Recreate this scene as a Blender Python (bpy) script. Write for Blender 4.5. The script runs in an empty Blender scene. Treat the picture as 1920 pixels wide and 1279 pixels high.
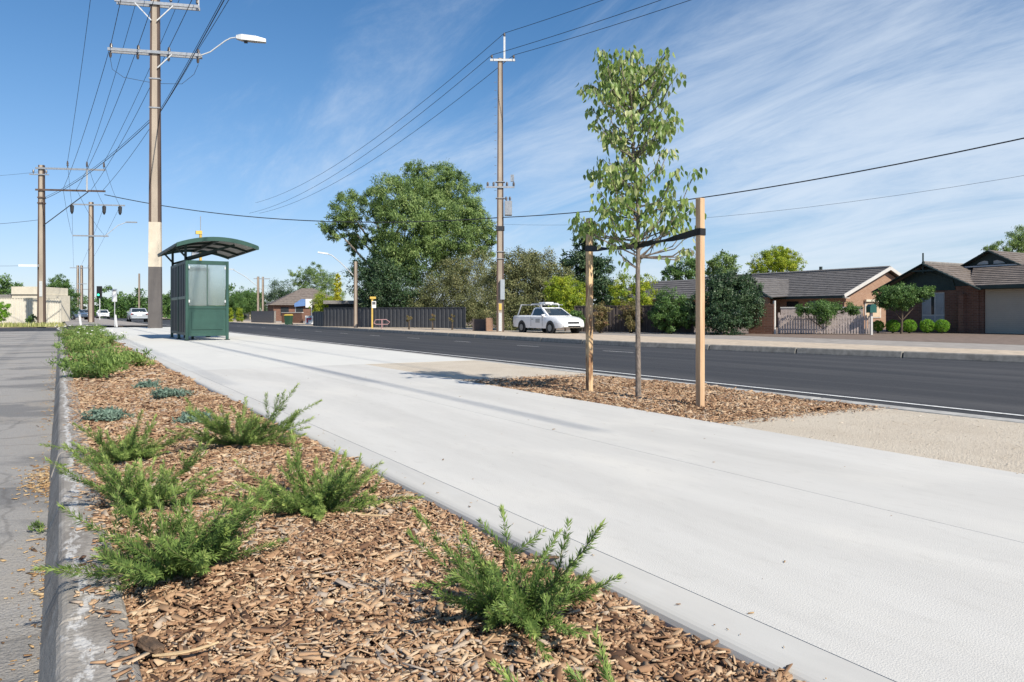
import bpy, bmesh, math, random
import numpy as np
from mathutils import Vector, Matrix
R = math.radians
rng = np.random.default_rng(7)
random.seed(7)
scene = bpy.context.scene
C = scene.collection

# ------------------------------------------------------------------ camera
F = 1400.0                      # focal length in pixels of a 1920 px wide frame
TH = math.atan(848.0 / F)       # camera turned right of the street direction (+Y)
CT, ST = math.cos(TH), math.sin(TH)
CAMH, HOR = 0.70, 588.0
cam_d = bpy.data.cameras.new('camera')
cam = bpy.data.objects.new('camera', cam_d); C.objects.link(cam)
cam_d.sensor_width = 36.0; cam_d.lens = 36.0 * F / 1920.0
cam_d.shift_y = -(639.5 - HOR) / 1920.0
cam_d.clip_start = 0.05; cam_d.clip_end = 3000
cam.location = (0, 0, CAMH); cam.rotation_euler = (R(90), 0, -TH)
scene.camera = cam

# ------------------------------------------------------------------ sky, sun, exposure
STREAK = 84                      # lie of the cirrus streaks
SUN_EL, SUN_AZ = 41.0, 173.5     # azimuth clockwise from +Y
w = bpy.data.worlds.new('World'); scene.world = w; w.use_nodes = True
nt = w.node_tree; nt.nodes.clear()
def nd(t, tree=None, **kw):
    n = (tree or nt).nodes.new(t)
    for k, v in kw.items(): setattr(n, k, v)
    return n
out = nd('ShaderNodeOutputWorld'); bg = nd('ShaderNodeBackground')
sky = nd('ShaderNodeTexSky'); sky.sky_type = 'NISHITA'; sky.sun_disc = False
sky.sun_elevation = R(SUN_EL); sky.sun_rotation = R(SUN_AZ); sky.air_density = 1.0; sky.dust_density = 0.15; sky.ozone_density = 2.6
tc = nd('ShaderNodeTexCoord')
sep = nd('ShaderNodeSeparateXYZ'); nt.links.new(tc.outputs['Generated'], sep.inputs[0])
zz = nd('ShaderNodeMath', operation='ADD'); zz.inputs[1].default_value = 0.22; nt.links.new(sep.outputs[2], zz.inputs[0])
dx = nd('ShaderNodeMath', operation='DIVIDE'); dy = nd('ShaderNodeMath', operation='DIVIDE')
nt.links.new(sep.outputs[0], dx.inputs[0]); nt.links.new(zz.outputs[0], dx.inputs[1])
nt.links.new(sep.outputs[1], dy.inputs[0]); nt.links.new(zz.outputs[0], dy.inputs[1])
cmb = nd('ShaderNodeCombineXYZ'); nt.links.new(dx.outputs[0], cmb.inputs[0]); nt.links.new(dy.outputs[0], cmb.inputs[1])
mp = nd('ShaderNodeMapping'); mp.inputs['Scale'].default_value = (0.62, 1.9, 1); mp.inputs['Location'].default_value = (2.3, 0.4, 0)
mp0 = nd('ShaderNodeMapping'); mp0.inputs['Rotation'].default_value = (0, 0, R(STREAK)); nt.links.new(cmb.outputs[0], mp0.inputs[0]); nt.links.new(mp0.outputs[0], mp.inputs[0])
n1 = nd('ShaderNodeTexNoise'); n1.inputs['Scale'].default_value = 1.5; n1.inputs['Detail'].default_value = 11; n1.inputs['Roughness'].default_value = 0.68; n1.inputs['Distortion'].default_value = 0.55
nt.links.new(mp.outputs[0], n1.inputs['Vector'])
n2 = nd('ShaderNodeTexNoise'); n2.inputs['Scale'].default_value = 0.55; n2.inputs['Detail'].default_value = 3
nt.links.new(cmb.outputs[0], n2.inputs['Vector'])
# the cirrus sheet lies over the right (east) half of the sky
sx = nd('ShaderNodeMapRange'); sx.inputs[1].default_value = 0.05; sx.inputs[2].default_value = 0.95; sx.inputs[3].default_value = -0.26; sx.inputs[4].default_value = 0.29
nt.links.new(sep.outputs[0], sx.inputs[0])
a1 = nd('ShaderNodeMath', operation='ADD'); nt.links.new(n1.outputs['Fac'], a1.inputs[0]); nt.links.new(sx.outputs[0], a1.inputs[1])
a2 = nd('ShaderNodeMath', operation='MULTIPLY_ADD'); a2.inputs[1].default_value = 0.5; nt.links.new(n2.outputs['Fac'], a2.inputs[0]); nt.links.new(a1.outputs[0], a2.inputs[2])
mr = nd('ShaderNodeMapRange', interpolation_type='SMOOTHSTEP'); mr.inputs[1].default_value = 0.66; mr.inputs[2].default_value = 1.24; mr.inputs[3].default_value = 0.0; mr.inputs[4].default_value = 0.72
hzn = nd('ShaderNodeMapRange'); hzn.inputs[1].default_value = 0.0; hzn.inputs[2].default_value = 0.42; hzn.inputs[3].default_value = 0.17; hzn.inputs[4].default_value = 0.0; nt.links.new(sep.outputs[2], hzn.inputs[0])
a3 = nd('ShaderNodeMath', operation='ADD'); nt.links.new(a2.outputs[0], a3.inputs[0]); nt.links.new(hzn.outputs[0], a3.inputs[1]); nt.links.new(a3.outputs[0], mr.inputs[0])
mx = nd('ShaderNodeMix', data_type='RGBA'); mx.inputs['B'].default_value = (4.1, 4.55, 5.1, 1)
tint = nd('ShaderNodeMix', data_type='RGBA', blend_type='MULTIPLY'); tint.inputs['Factor'].default_value = 1.0; tint.inputs['B'].default_value = (0.86, 0.955, 1.07, 1)
nt.links.new(sky.outputs[0], tint.inputs['A'])
dv = nd('ShaderNodeVectorMath', operation='DIVIDE'); dv.inputs[1].default_value = (5.0, 8.5, 17.0); nt.links.new(tint.outputs['Result'], dv.inputs[0])
ad = nd('ShaderNodeVectorMath', operation='ADD'); ad.inputs[1].default_value = (1, 1, 1); nt.links.new(dv.outputs[0], ad.inputs[0])
sk = nd('ShaderNodeVectorMath', operation='DIVIDE'); nt.links.new(tint.outputs['Result'], sk.inputs[0]); nt.links.new(ad.outputs[0], sk.inputs[1])
s3 = nd('ShaderNodeSeparateXYZ'); c3 = nd('ShaderNodeCombineXYZ'); nt.links.new(sk.outputs[0], s3.inputs[0])
for i_, (p_, a_) in enumerate(((1.85, .49), (1.42, .545), (1.25, .56))):      # contrast of clear air: deep blue overhead, pale at the horizon
    pw = nd('ShaderNodeMath', operation='POWER'); pw.inputs[1].default_value = p_; nt.links.new(s3.outputs[i_], pw.inputs[0])
    ml = nd('ShaderNodeMath', operation='MULTIPLY'); ml.inputs[1].default_value = a_; nt.links.new(pw.outputs[0], ml.inputs[0]); nt.links.new(ml.outputs[0], c3.inputs[i_])
nt.links.new(mr.outputs[0], mx.inputs['Factor']); nt.links.new(c3.outputs[0], mx.inputs['A'])
nt.links.new(mx.outputs['Result'], bg.inputs[0]); bg.inputs[1].default_value = 0.12
nt.links.new(bg.outputs[0], out.inputs[0])
sd = bpy.data.lights.new('sun', 'SUN'); sd.energy = 4.0; sd.angle = R(0.55); sd.color = (1.0, 0.93, 0.81)
so = bpy.data.objects.new('sun', sd); C.objects.link(so)
saz = R(SUN_AZ); sdir = Vector((math.sin(saz) * math.cos(R(SUN_EL)), math.cos(saz) * math.cos(R(SUN_EL)), math.sin(R(SUN_EL))))
so.rotation_euler = sdir.to_track_quat('Z', 'Y').to_euler(); so.location = (0, -20, 40)
vs = scene.view_settings; vs.view_transform = 'Standard'; vs.look = 'None'; vs.gamma = 1; vs.exposure = 0.70; vs.use_curve_mapping = False
try:
    scene.cycles.use_denoising = True; scene.cycles.max_bounces = 6; scene.cycles.transparent_max_bounces = 12
except Exception: pass

# ------------------------------------------------------------------ helpers
def wp(u, d, z=0.0):
    """a spot on the street plan, d metres in front of the lens plane and at photo column u"""
    r = (u - 960.0) / F * d
    return Vector((r * CT + d * ST, -r * ST + d * CT, z))
def gp(u, v, z=0.0):
    return wp(u, F * (CAMH - z) / (v - HOR), z)
def yx(u, X):
    t = (u - 960.0) / F
    return X * (CT - t * ST) / (ST + t * CT)
def hz(v, d): return CAMH + (HOR - v) * d / F

def fac(c): return (c[0], c[1], c[2], 1.0)
MATS = {}
def pm(name, col, rough=0.8, var=0.2, scale=6.0, bump=0.0, bscale=40.0, metal=0.0, stretch=(1, 1, 1), col2=None, spec=0.4, detail=6, lo=0.35, hi=0.68, emis=None, trans=0.0):
    """a plain procedural material: two tones mixed by noise plus fine relief"""
    m = bpy.data.materials.new(name); m.use_nodes = True; t = m.node_tree; b = t.nodes['Principled BSDF']
    L = t.links
    co = nd('ShaderNodeTexCoord', t); ma = nd('ShaderNodeMapping', t); ma.inputs['Scale'].default_value = stretch
    L.new(co.outputs['Object'], ma.inputs[0])
    n = nd('ShaderNodeTexNoise', t); n.inputs['Scale'].default_value = scale; n.inputs['Detail'].default_value = detail; n.inputs['Roughness'].default_value = 0.6
    L.new(ma.outputs[0], n.inputs['Vector'])
    rp = nd('ShaderNodeValToRGB', t)
    c2 = col2 or tuple(x * (1 - var) for x in col)
    c1 = col if col2 else tuple(min(1, x * (1 + var * 0.5)) for x in col)
    rp.color_ramp.elements[0].position = lo; rp.color_ramp.elements[1].position = hi
    rp.color_ramp.elements[0].color = fac(c2); rp.color_ramp.elements[1].color = fac(c1)
    L.new(n.outputs['Fac'], rp.inputs[0]); L.new(rp.outputs[0], b.inputs['Base Color'])
    b.inputs['Roughness'].default_value = rough; b.inputs['Metallic'].default_value = metal
    b.inputs['Specular IOR Level'].default_value = spec
    if bump:
        n3 = nd('ShaderNodeTexNoise', t); n3.inputs['Scale'].default_value = bscale; n3.inputs['Detail'].default_value = 4
        L.new(ma.outputs[0], n3.inputs['Vector'])
        bp = nd('ShaderNodeBump', t); bp.inputs['Strength'].default_value = bump; bp.inputs['Distance'].default_value = 0.02
        L.new(n3.outputs['Fac'], bp.inputs['Height']); L.new(bp.outputs[0], b.inputs['Normal'])
    if emis:
        b.inputs['Emission Color'].default_value = fac(emis[:3]); b.inputs['Emission Strength'].default_value = emis[3]
    MATS[name] = m
    return m
def glassm(name, col, rough, trans, alpha=1.0):
    m = pm(name, col, rough, 0.05, 3); b = m.node_tree.nodes['Principled BSDF']
    b.inputs['Transmission Weight'].default_value = trans; b.inputs['Alpha'].default_value = alpha; b.inputs['IOR'].default_value = 1.3
    return m
def leafm(name, stops, rough=0.5, transl=0.35, gain=1.9):
    """foliage: colour picked per leaf by its own 'tone', part of the light passes through"""
    m = bpy.data.materials.new(name); m.use_nodes = True; t = m.node_tree; b = t.nodes['Principled BSDF']; L = t.links
    if transl: stops = [tuple(min(.6, x * gain) for x in c) for c in stops]
    at = nd('ShaderNodeAttribute', t); at.attribute_name = 'tone'
    rp = nd('ShaderNodeValToRGB', t); el = rp.color_ramp.elements
    el[0].position = 0; el[0].color = fac(stops[0]); el[1].position = 1; el[1].color = fac(stops[-1])
    for i, s in enumerate(stops[1:-1]):
        e = el.new((i + 1) / (len(stops) - 1)); e.color = fac(s)
    L.new(at.outputs['Fac'], rp.inputs[0]); L.new(rp.outputs[0], b.inputs['Base Color'])
    b.inputs['Roughness'].default_value = rough; b.inputs['Specular IOR Level'].default_value = 0.35
    if transl:
        tr = nd('ShaderNodeBsdfTranslucent', t); L.new(rp.outputs[0], tr.inputs[0])
        ms = nd('ShaderNodeMixShader', t); ms.inputs[0].default_value = transl
        o = t.nodes['Material Output']; L.new(b.outputs[0], ms.inputs[1]); L.new(tr.outputs[0], ms.inputs[2]); L.new(ms.outputs[0], o.inputs[0])
    MATS[name] = m
    return m

def tag(o, label=None, cat=None, group=None, kind=None):
    if label: o['label'] = label
    if cat: o['category'] = cat
    if group: o['group'] = group
    if kind: o['kind'] = kind
    return o
def thing(name, label, cat, loc=(0, 0, 0), rz=0.0, group=None):
    o = bpy.data.objects.new(name, None); C.objects.link(o); o.empty_display_size = 0.2
    o.location = loc; o.rotation_euler = (0, 0, rz)
    return tag(o, label, cat, group)
def link(name, me, mat, parent=None):
    o = bpy.data.objects.new(name, me); C.objects.link(o)
    if mat is not None and not me.materials: me.materials.append(MATS[mat] if isinstance(mat, str) else mat)
    if parent is not None: o.parent = parent
    return o
def npmesh(name, V, Q, tone=None, mat=None, parent=None, smooth=False):
    """mesh from numpy arrays: V (n,3), Q (m,k) faces of equal size"""
    me = bpy.data.meshes.new(name); V = np.asarray(V, np.float32); Q = np.asarray(Q, np.int32)
    k = Q.shape[1]
    me.vertices.add(len(V)); me.vertices.foreach_set('co', V.ravel())
    me.loops.add(Q.size); me.loops.foreach_set('vertex_index', Q.ravel())
    me.polygons.add(len(Q)); me.polygons.foreach_set('loop_start', np.arange(0, Q.size, k, dtype=np.int32))
    try: me.polygons.foreach_set('loop_total', np.full(len(Q), k, np.int32))
    except Exception: pass
    if tone is not None:
        a = me.attributes.new('tone', 'FLOAT', 'FACE'); a.data.foreach_set('value', np.clip(tone, 0, 1).astype(np.float32))
    me.update(calc_edges=True); me.validate()
    if smooth: me.polygons.foreach_set('use_smooth', [True] * len(Q))
    return link(name, me, mat, parent)

class MB:
    def __init__(s): s.v = []; s.f = []
    def add(s, vs, fs):
        b = len(s.v); s.v += [tuple(p) for p in vs]; s.f += [tuple(b + i for i in f) for f in fs]; return s
    def box(s, c, d, rz=0.0, rot=None):
        x, y, z = d[0] / 2, d[1] / 2, d[2] / 2
        M = rot if rot is not None else Matrix.Rotation(rz, 3, 'Z'); c = Vector(c)
        P = [c + M @ Vector(p) for p in [(-x, -y, -z), (x, -y, -z), (x, y, -z), (-x, y, -z), (-x, -y, z), (x, -y, z), (x, y, z), (-x, y, z)]]
        return s.add(P, [(3, 2, 1, 0), (4, 5, 6, 7), (0, 1, 5, 4), (1, 2, 6, 5), (2, 3, 7, 6), (3, 0, 4, 7)])
    def bb(s, a, b):
        return s.box([(a[i] + b[i]) / 2 for i in range(3)], [abs(b[i] - a[i]) for i in range(3)])
    def bar(s, a, b, w, h=None):
        """a square bar from a to b"""
        a = Vector(a); b = Vector(b); h = h or w; d = b - a
        q = d.to_track_quat('Z', 'X' if abs(d.normalized().x) < 0.9 else 'Y').to_matrix()
        return s.box((a + b) / 2, (w, h, d.length), rot=q)
    def tube(s, pts, rad, n=8, cap=True):
        pts = [Vector(p) for p in pts]; rad = rad if hasattr(rad, '__len__') else [rad] * len(pts)
        b = len(s.v); prev = None
        for i, p in enumerate(pts):
            d = (pts[min(i + 1, len(pts) - 1)] - pts[max(i - 1, 0)]).normalized()
            if prev is None:
                a = d.orthogonal().normalized()
            else:
                a = (prev - d * prev.dot(d)).normalized()
            prev = a; c = d.cross(a)
            for k in range(n):
                an = 2 * math.pi * k / n; s.v.append(tuple(p + (a * math.cos(an) + c * math.sin(an)) * rad[i]))
        for i in range(len(pts) - 1):
            for k in range(n):
                s.f.append((b + i * n + k, b + i * n + (k + 1) % n, b + (i + 1) * n + (k + 1) % n, b + (i + 1) * n + k))
        if cap:
            s.f.append(tuple(b + k for k in reversed(range(n)))); s.f.append(tuple(b + (len(pts) - 1) * n + k for k in range(n)))
        return s
    def cyl(s, a, b, r, n=12): return s.tube([a, b], r, n)
    def prism(s, poly, ax, a, b):
        """extrude a 2-D polygon; ax 0: poly in (y,z) along x, 1: (x,z) along y, 2: (x,y) along z"""
        def P(p, t): return {0: (t, p[0], p[1]), 1: (p[0], t, p[1]), 2: (p[0], p[1], t)}[ax]
        n = len(poly); vs = [P(p, a) for p in poly] + [P(p, b) for p in poly]
        fs = [tuple(range(n)), tuple(range(2 * n - 1, n - 1, -1))] + [(i, n + i, n + (i + 1) % n, (i + 1) % n) for i in range(n)]
        return s.add(vs, fs)
    def loft(s, rings, cap=True):
        n = len(rings[0]); b = len(s.v)
        for r in rings: s.v += [tuple(p) for p in r]
        for i in range(len(rings) - 1):
            for k in range(n): s.f.append((b + i * n + k, b + i * n + (k + 1) % n, b + (i + 1) * n + (k + 1) % n, b + (i + 1) * n + k))
        if cap: s.f.append(tuple(b + k for k in reversed(range(n)))); s.f.append(tuple(b + (len(rings) - 1) * n + k for k in range(n)))
        return s
    def build(s, name, mat, parent=None, smooth=False, bevel=0.0, seg=1):
        me = bpy.data.meshes.new(name); me.from_pydata(s.v, [], s.f)
        bm = bmesh.new(); bm.from_mesh(me)
        bmesh.ops.recalc_face_normals(bm, faces=bm.faces)
        if bevel:
            es = [e for e in bm.edges if len(e.link_faces) == 2 and e.calc_face_angle(0) > 0.5]
            bmesh.ops.bevel(bm, geom=es, offset=bevel, segments=seg, affect='EDGES', profile=0.5, clamp_overlap=True)
        bm.to_mesh(me); bm.free()
        if smooth:
            for p in me.polygons: p.use_smooth = True
            try: me.set_sharp_from_angle(angle=R(40))
            except Exception: pass
        return link(name, me, mat, parent)
def copy_tree(o, parent=None):
    c = o.copy(); C.objects.link(c)
    if parent is not None: c.parent = parent
    for ch in o.children: copy_tree(ch, c)
    return c

# ------------------------------------------------------------------ materials
ROADMAT = 1
pm('paint_white', (0.62, 0.62, 0.6), 0.6, 0.35, 30, lo=.3, hi=.5)
pm('kerb_new', (0.42, 0.41, 0.385), 0.85, 0.3, 9, 0.15, 160)
pm('kerb_far', (0.26, 0.245, 0.22), 0.9, 0.3, 5, 0.2, 90)
pm('verge_cream', (0.52, 0.43, 0.33), 0.95, 0.25, 4, 0.3, 60)
pm('footway_grey', (0.33, 0.30, 0.27), 0.9, 0.2, 2, 0.2, 60)
pm('yard_brown', (0.20, 0.15, 0.12), 0.9, 0.25, 3, 0.3, 30)
pm('earth', (0.33, 0.27, 0.2), 0.95, 0.35, 0.4, 0.3, 10)
pm('soil', (0.17, 0.105, 0.07), 0.95, 0.4, 30, 0.6, 60)
pm('dry_grass', (0.36, 0.33, 0.17), 0.95, 0.4, 2, 0.5, 30)
pm('green_paint', (0.028, 0.078, 0.061), 0.42, 0.12, 5, 0.03, 200)
pm('green_dark', (0.014, 0.034, 0.028), 0.5, 0.2, 6)
pm('panel_black', (0.018, 0.024, 0.03), 0.5, 0.2, 4)
pm('roof_under', (0.34, 0.33, 0.3), 0.6, 0.15, 4)
pm('galv', (0.42, 0.43, 0.44), 0.45, 0.2, 12, metal=0.6)
pm('galv_pale', (0.6, 0.61, 0.61), 0.5, 0.15, 12, metal=0.2)
pm('pole_concrete', (0.41, 0.345, 0.275), 0.9, 0.3, 1.2, 0.2, 30, stretch=(1, 1, 0.3))
pm('pole_cream', (0.60, 0.53, 0.42), 0.85, 0.15, 2, 0.1, 30)
pm('pole_coating', (0.115, 0.105, 0.1), 0.8, 0.15, 2, 0.1, 30)
pm('pole_steel', (0.10, 0.068, 0.055), 0.75, 0.4, 3, 0.1, 30, stretch=(1, 1, 0.2))
pm('wire_dark', (0.03, 0.032, 0.036), 0.6, 0.1, 5)
pm('insulator', (0.09, 0.075, 0.07), 0.3, 0.2, 8)
pm('bark_young', (0.23, 0.19, 0.16), 0.9, 0.4, 40, 0.6, 120, stretch=(1, 1, 0.4))
pm('stem_green', (0.16, 0.15, 0.07), 0.8, 0.3, 30)
pm('bark_gum', (0.30, 0.25, 0.20), 0.9, 0.4, 3, 0.5, 20, stretch=(1, 1, 0.3))
pm('bark_dark', (0.10, 0.075, 0.055), 0.9, 0.4, 6, 0.5, 30)
pm('stake_pale', (0.60, 0.42, 0.26), 0.75, 0.22, 7, 0.2, 60, stretch=(6, 6, 0.35), col2=(0.46, 0.29, 0.165))
pm('stake_worn', (0.62, 0.45, 0.26), 0.8, 0.3, 5, 0.35, 50, stretch=(4, 4, 0.9), col2=(0.27, 0.145, 0.075), lo=.42, hi=.56)
pm('strap', (0.012, 0.012, 0.013), 0.55, 0.2, 40, 0.2, 300)
pm('fence_charcoal', (0.055, 0.058, 0.066), 0.55, 0.12, 2)
pm('fence_brown', (0.075, 0.06, 0.056), 0.7, 0.2, 3, 0.2, 40)
pm('fence_cream', (0.60, 0.56, 0.48), 0.6, 0.08, 2)
pm('picket_pale', (0.50, 0.42, 0.38), 0.8, 0.35, 9)
pm('cream_wall', (0.62, 0.57, 0.46), 0.8, 0.1, 2)
pm('garage_door', (0.42, 0.37, 0.305), 0.55, 0.06, 2)
pm('trim_green', (0.022, 0.038, 0.034), 0.5, 0.2, 4)
pm('trim_pale', (0.55, 0.53, 0.5), 0.6, 0.1, 4)
pm('trim_blue', (0.05, 0.07, 0.12), 0.6, 0.2, 4)
pm('tile_grey', (0.145, 0.135, 0.13), 0.75, 0.3, 3, 0.25, 30)
pm('tile_brown', (0.185, 0.155, 0.135), 0.75, 0.3, 3, 0.25, 30)
pm('tile_ridge', (0.23, 0.215, 0.2), 0.8, 0.3, 8)
pm('window_dark', (0.03, 0.035, 0.04), 0.12, 0.2, 2, spec=0.8)
pm('window_pale', (0.36, 0.38, 0.4), 0.2, 0.15, 2, spec=0.7)
pm('car_white', (0.78, 0.79, 0.8), 0.22, 0.03, 2, spec=0.6)
pm('car_silver', (0.5, 0.53, 0.56), 0.25, 0.04, 2, metal=0.35, spec=0.6)
pm('car_blue', (0.1, 0.14, 0.2), 0.25, 0.05, 2, spec=0.6)
pm('car_glass', (0.025, 0.035, 0.042), 0.06, 0.2, 2, spec=0.9)
pm('rubber', (0.015, 0.015, 0.016), 0.85, 0.2, 12)
pm('trim_black', (0.02, 0.021, 0.023), 0.5, 0.2, 6)
pm('rim_grey', (0.22, 0.23, 0.24), 0.4, 0.1, 6, metal=0.5)
pm('lamp_clear', (0.6, 0.62, 0.64), 0.15, 0.1, 6, spec=0.9)
pm('lamp_red', (0.4, 0.02, 0.02), 0.2, 0.1, 6)
pm('yellow_paint', (0.62, 0.42, 0.10), 0.55, 0.15, 6)
pm('yellow_label', (0.66, 0.46, 0.10), 0.55, 0.1, 6)
pm('sign_white', (0.75, 0.75, 0.74), 0.5, 0.05, 6)
pm('sign_red', (0.55, 0.06, 0.09), 0.5, 0.1, 6)
pm('pink_worn', (0.40, 0.24, 0.24), 0.7, 0.2, 6)
pm('sign_mark', (0.12, 0.12, 0.13), 0.5, 0.1, 6)
pm('bin_green', (0.03, 0.075, 0.045), 0.5, 0.1, 6)
pm('bin_lid', (0.45, 0.33, 0.05), 0.5, 0.1, 6)
pm('mail_green', (0.02, 0.10, 0.085), 0.4, 0.1, 6)
pm('signal_green', (0.02, 0.4, 0.2), 0.3, 0.05, 6, emis=(0.05, 1.0, 0.45, 2.0))
pm('blue_cloth', (0.12, 0.22, 0.45), 0.8, 0.2, 6)
pm('grey_box', (0.36, 0.40, 0.43), 0.45, 0.1, 4)
pm('shutter_tan', (0.52, 0.40, 0.28), 0.7, 0.1, 4)
pm('bark_chunk', (0.17, 0.11, 0.07), 0.95, 0.5, 30, 0.8, 60, stretch=(0.3, 2, 2))
pm('wood_sliver', (0.55, 0.40, 0.23), 0.9, 0.3, 50, 0.4, 120, stretch=(0.2, 2, 2))
pm('flower', (0.8, 0.8, 0.76), 0.7, 0.05, 5)
pm('line_faint', (0.42, 0.42, 0.41), 0.8, 0.4, 25, lo=.35, hi=.55)
glassm('shelter_glass', (0.62, 0.70, 0.69), 0.18, 0.85)

def brickm(name, c1, c2, mortar):
    m = bpy.data.materials.new(name); m.use_nodes = True; t = m.node_tree; b = t.nodes['Principled BSDF']; L = t.links
    co = nd('ShaderNodeTexCoord', t); sp = nd('ShaderNodeSeparateXYZ', t); L.new(co.outputs['Object'], sp.inputs[0])
    ad = nd('ShaderNodeMath', t, operation='ADD'); L.new(sp.outputs[0], ad.inputs[0]); L.new(sp.outputs[1], ad.inputs[1])
    cb = nd('ShaderNodeCombineXYZ', t); L.new(ad.outputs[0], cb.inputs[0]); L.new(sp.outputs[2], cb.inputs[1])
    br = nd('ShaderNodeTexBrick', t); br.inputs['Scale'].default_value = 1.0; br.inputs['Brick Width'].default_value = 0.24; br.inputs['Row Height'].default_value = 0.086; br.inputs['Mortar Size'].default_value = 0.008
    br.inputs['Color1'].default_value = fac(c1); br.inputs['Color2'].default_value = fac(c2); br.inputs['Mortar'].default_value = fac(mortar)
    L.new(cb.outputs[0], br.inputs['Vector']); L.new(br.outputs['Color'], b.inputs['Base Color']); b.inputs['Roughness'].default_value = 0.9
    bp = nd('ShaderNodeBump', t); bp.inputs['Strength'].default_value = 0.5; bp.inputs['Distance'].default_value = 0.01; bp.invert = True
    L.new(br.outputs['Fac'], bp.inputs['Height']); L.new(bp.outputs[0], b.inputs['Normal'])
    MATS[name] = m
brickm('brick_red', (0.13, 0.06, 0.04), (0.19, 0.09, 0.06), (0.19, 0.14, 0.11))
brickm('brick_orange', (0.29, 0.16, 0.10), (0.34, 0.20, 0.13), (0.33, 0.25, 0.19))

def layered(name, base, layers, rough=0.9, bumps=()):
    """base colour with noise layers: (colour, scale, stretch, lo, hi, strength)"""
    m = bpy.data.materials.new(name); m.use_nodes = True; t = m.node_tree; b = t.nodes['Principled BSDF']; L = t.links
    co = nd('ShaderNodeTexCoord', t); cur = None
    for i, (c, sc, stv, lo, hi, k) in enumerate(layers):
        ma = nd('ShaderNodeMapping', t); ma.inputs['Scale'].default_value = stv; ma.inputs['Location'].default_value = (i * 3.7, i * 1.9, 0); L.new(co.outputs['Object'], ma.inputs[0])
        n = nd('ShaderNodeTexNoise', t); n.inputs['Scale'].default_value = sc; n.inputs['Detail'].default_value = 7; n.inputs['Roughness'].default_value = 0.62; n.inputs['Distortion'].default_value = 0.3
        L.new(ma.outputs[0], n.inputs['Vector'])
        q = nd('ShaderNodeMapRange', t); q.inputs[1].default_value = lo; q.inputs[2].default_value = hi; q.inputs[3].default_value = 0; q.inputs[4].default_value = k; L.new(n.outputs['Fac'], q.inputs[0])
        x = nd('ShaderNodeMix', t, data_type='RGBA'); x.inputs['B'].default_value = fac(c); L.new(q.outputs[0], x.inputs['Factor'])
        if cur is None: x.inputs['A'].default_value = fac(base)
        else: L.new(cur, x.inputs['A'])
        cur = x.outputs['Result']
    L.new(cur, b.inputs['Base Color']); b.inputs['Roughness'].default_value = rough; b.inputs['Specular IOR Level'].default_value = 0.3
    prev = None
    for sc, st, dist in bumps:
        n = nd('ShaderNodeTexNoise', t); n.inputs['Scale'].default_value = sc; n.inputs['Detail'].default_value = 3; L.new(co.outputs['Object'], n.inputs['Vector'])
        bp = nd('ShaderNodeBump', t); bp.inputs['Strength'].default_value = st; bp.inputs['Distance'].default_value = dist
        L.new(n.outputs['Fac'], bp.inputs['Height'])
        if prev: L.new(prev, bp.inputs['Normal'])
        prev = bp.outputs[0]
    if prev: L.new(prev, b.inputs['Normal'])
    MATS[name] = m; return m
layered('path_concrete', (0.565, 0.552, 0.52), [((0.45, 0.437, 0.41), 1.1, (1.6, 0.22, 1), .42, .72, .85), ((0.64, 0.617, 0.565), 2.0, (1, .5, 1), .5, .75, .6), ((0.40, 0.385, 0.355), 24, (1, .35, 1), .55, .8, .4), ((0.30, 0.285, 0.26), 230, (1, 1, 1), .6, .78, .55), ((0.42, 0.41, 0.38), 9, (1, .6, 1), .62, .78, .28)], 0.85, [(240, .35, .006), (700, .25, .002)])
layered('path_band', (0.53, 0.515, 0.48), [((0.44, 0.432, 0.41), 2.5, (2, .3, 1), .42, .7, .8), ((0.58, 0.575, 0.55), 6, (1, .5, 1), .5, .8, .5)], 0.75, [(500, .12, .002)])
layered('pad_concrete', (0.60, 0.59, 0.55), [((0.52, 0.515, 0.49), 0.8, (1, .4, 1), .45, .7, .7), ((0.66, 0.65, 0.61), 3, (1, 1, 1), .5, .8, .5)], 0.85, [(240, .3, .006)])
m = layered('carpark_asphalt', (0.335, 0.32, 0.30), [((0.17, 0.168, 0.167), 0.9, (.5, 1.0, 1), .50, .56, .8), ((0.36, 0.33, 0.29), 1.6, (1, .8, 1), .52, .62, .7), ((0.40, 0.37, 0.33), 120, (1, 1, 1), .56, .70, .8), ((0.09, 0.087, 0.085), 160, (1, 1, 1), .57, .68, .8), ((0.11, 0.105, 0.10), 3, (.3, 2.2, 1), .64, .70, .4), ((0.30, 0.22, 0.14), 12, (1, 1, 1), .62, .74, .5)], 0.9, [(110, .9, .012), (420, .5, .004)])
t = m.node_tree; b_ = t.nodes['Principled BSDF']; src = b_.inputs['Base Color'].links[0].from_socket
co = nd('ShaderNodeTexCoord', t); vo = nd('ShaderNodeTexVoronoi', t, feature='DISTANCE_TO_EDGE'); vo.inputs['Scale'].default_value = .8
nz = nd('ShaderNodeTexNoise', t); nz.inputs['Scale'].default_value = 3; nz.inputs['Detail'].default_value = 6; t.links.new(co.outputs['Object'], nz.inputs['Vector'])
mv = nd('ShaderNodeMix', t, data_type='VECTOR'); mv.inputs['Factor'].default_value = .16; t.links.new(co.outputs['Object'], mv.inputs['A']); t.links.new(nz.outputs['Color'], mv.inputs['B']); t.links.new(mv.outputs['Result'], vo.inputs['Vector'])
q = nd('ShaderNodeMapRange', t); q.inputs[1].default_value = .002; q.inputs[2].default_value = .008; q.inputs[3].default_value = .28; q.inputs[4].default_value = 0; t.links.new(vo.outputs['Distance'], q.inputs[0])
x = nd('ShaderNodeMix', t, data_type='RGBA'); x.inputs['B'].default_value = (.06, .055, .05, 1); t.links.new(q.outputs[0], x.inputs['Factor']); t.links.new(src, x.inputs['A']); t.links.new(x.outputs['Result'], b_.inputs['Base Color'])
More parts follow.
